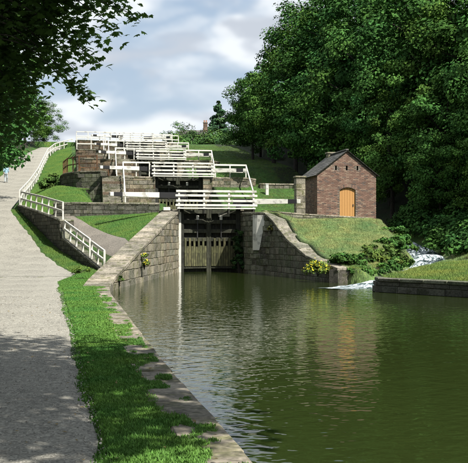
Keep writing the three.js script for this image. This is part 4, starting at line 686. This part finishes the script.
// ---------------------------------------------------------------- walker on the upper towpath
{
  const pos = P3(-6.55, 0, 91); pos.y = hPath(91) + .0;
  const t = thing('person', 'person in pale blue top and grey trousers walking up the towpath', 'person', pos); t.rotation.y = .15;
  const J = { hip: [0, .92, 0], chest: [0, 1.28, 0], neck: [0, 1.48, 0], head: [0, 1.62, .01], ls: [-.18, 1.4, 0], le: [-.24, 1.14, .06], lh: [-.23, .9, -.03], rs: [.18, 1.4, 0], re: [.24, 1.14, -.06], rh: [.22, .92, -.16], lk: [-.1, .5, -.1], lf: [-.1, .09, .1], rk: [.1, .5, -.02], rf: [.1, .09, -.2], lt: [-.1, .05, -.04], rt: [.1, .05, -.34], lhip: [-.09, .88, 0], rhip: [.09, .88, 0] };
  const bones = [['hip', 'chest', .14, .16], ['chest', 'neck', .14, .06], ['neck', 'head', .055, .1], ['head', 'head', .105, .105], ['ls', 'rs', .07, .07], ['ls', 'le', .06, .048], ['le', 'lh', .046, .034], ['rs', 're', .06, .048], ['re', 'rh', .046, .034], ['lhip', 'lk', .1, .07], ['lk', 'lf', .068, .045], ['rhip', 'rk', .1, .07], ['rk', 'rf', .068, .045], ['lf', 'lt', .05, .04], ['rf', 'rt', .05, .04], ['lhip', 'rhip', .12, .12]];
  const N = 64, S = .95, mc = new MarchingCubes(N, std(1, 1, 1, { vertexColors: true }), false, false, 60000); mc.isolation = 0;
  const A = new THREE.Vector3(), B = new THREE.Vector3(), Q = new THREE.Vector3();
  for (let z = 0; z < N; z++) for (let y = 0; y < N; y++) for (let x = 0; x < N; x++) {
    Q.set((x - N / 2) / (N / 2) * S, (y - N / 2) / (N / 2) * S + .88, (z - N / 2) / (N / 2) * S); let acc = 1;
    for (const [i, j, r0, r1] of bones) { A.set(...J[i]); B.set(...J[j]); const ab = B.clone().sub(A), l = ab.lengthSq(), h = l ? clamp(Q.clone().sub(A).dot(ab) / l) : 0, d = Q.distanceTo(A.addScaledVector(ab, h)) - lerp(r0, r1, h); const k = .035, hh = clamp(.5 + .5 * (acc - d) / k); acc = lerp(acc, d, hh) - k * hh * (1 - hh); }
    mc.field[x + y * N + z * N * N] = -acc;
  }
  mc.update(); const n = mc.count, pa = new Float32Array(n * 3), na = new Float32Array(n * 3), ca = new Float32Array(n * 3);
  for (let i = 0; i < n; i++) { const x = mc.positionArray[i * 3] * S, y = mc.positionArray[i * 3 + 1] * S + .88, z = mc.positionArray[i * 3 + 2] * S; pa.set([x, y, z], i * 3); na.set([mc.normalArray[i * 3], mc.normalArray[i * 3 + 1], mc.normalArray[i * 3 + 2]], i * 3); let c = [.30, .48, .60]; if (y > 1.5 || (Math.abs(x) > .17 && y < 1.02)) c = [.5, .32, .24]; else if (y < .09) c = [.1, .09, .08]; else if (y < .95) c = [.36, .42, .45]; ca.set(c, i * 3); }
  const g = new THREE.BufferGeometry(); g.setAttribute('position', new THREE.BufferAttribute(pa, 3)); g.setAttribute('normal', new THREE.BufferAttribute(na, 3)); g.setAttribute('color', new THREE.BufferAttribute(ca, 3)); mesh('body', g, std(1, 1, 1, { vertexColors: true }), t);
  const hair = new THREE.SphereGeometry(.118, 16, 12, 0, 6.2832, 0, 1.75); hair.rotateX(.35); hair.translate(0, 1.645, .02); mesh('hair', hair, std(.06, .04, .025), t);
}

scene.traverse(o => { if (o.isMesh) { o.castShadow = true; o.receiveShadow = true; } });
renderer.render(scene, camera);
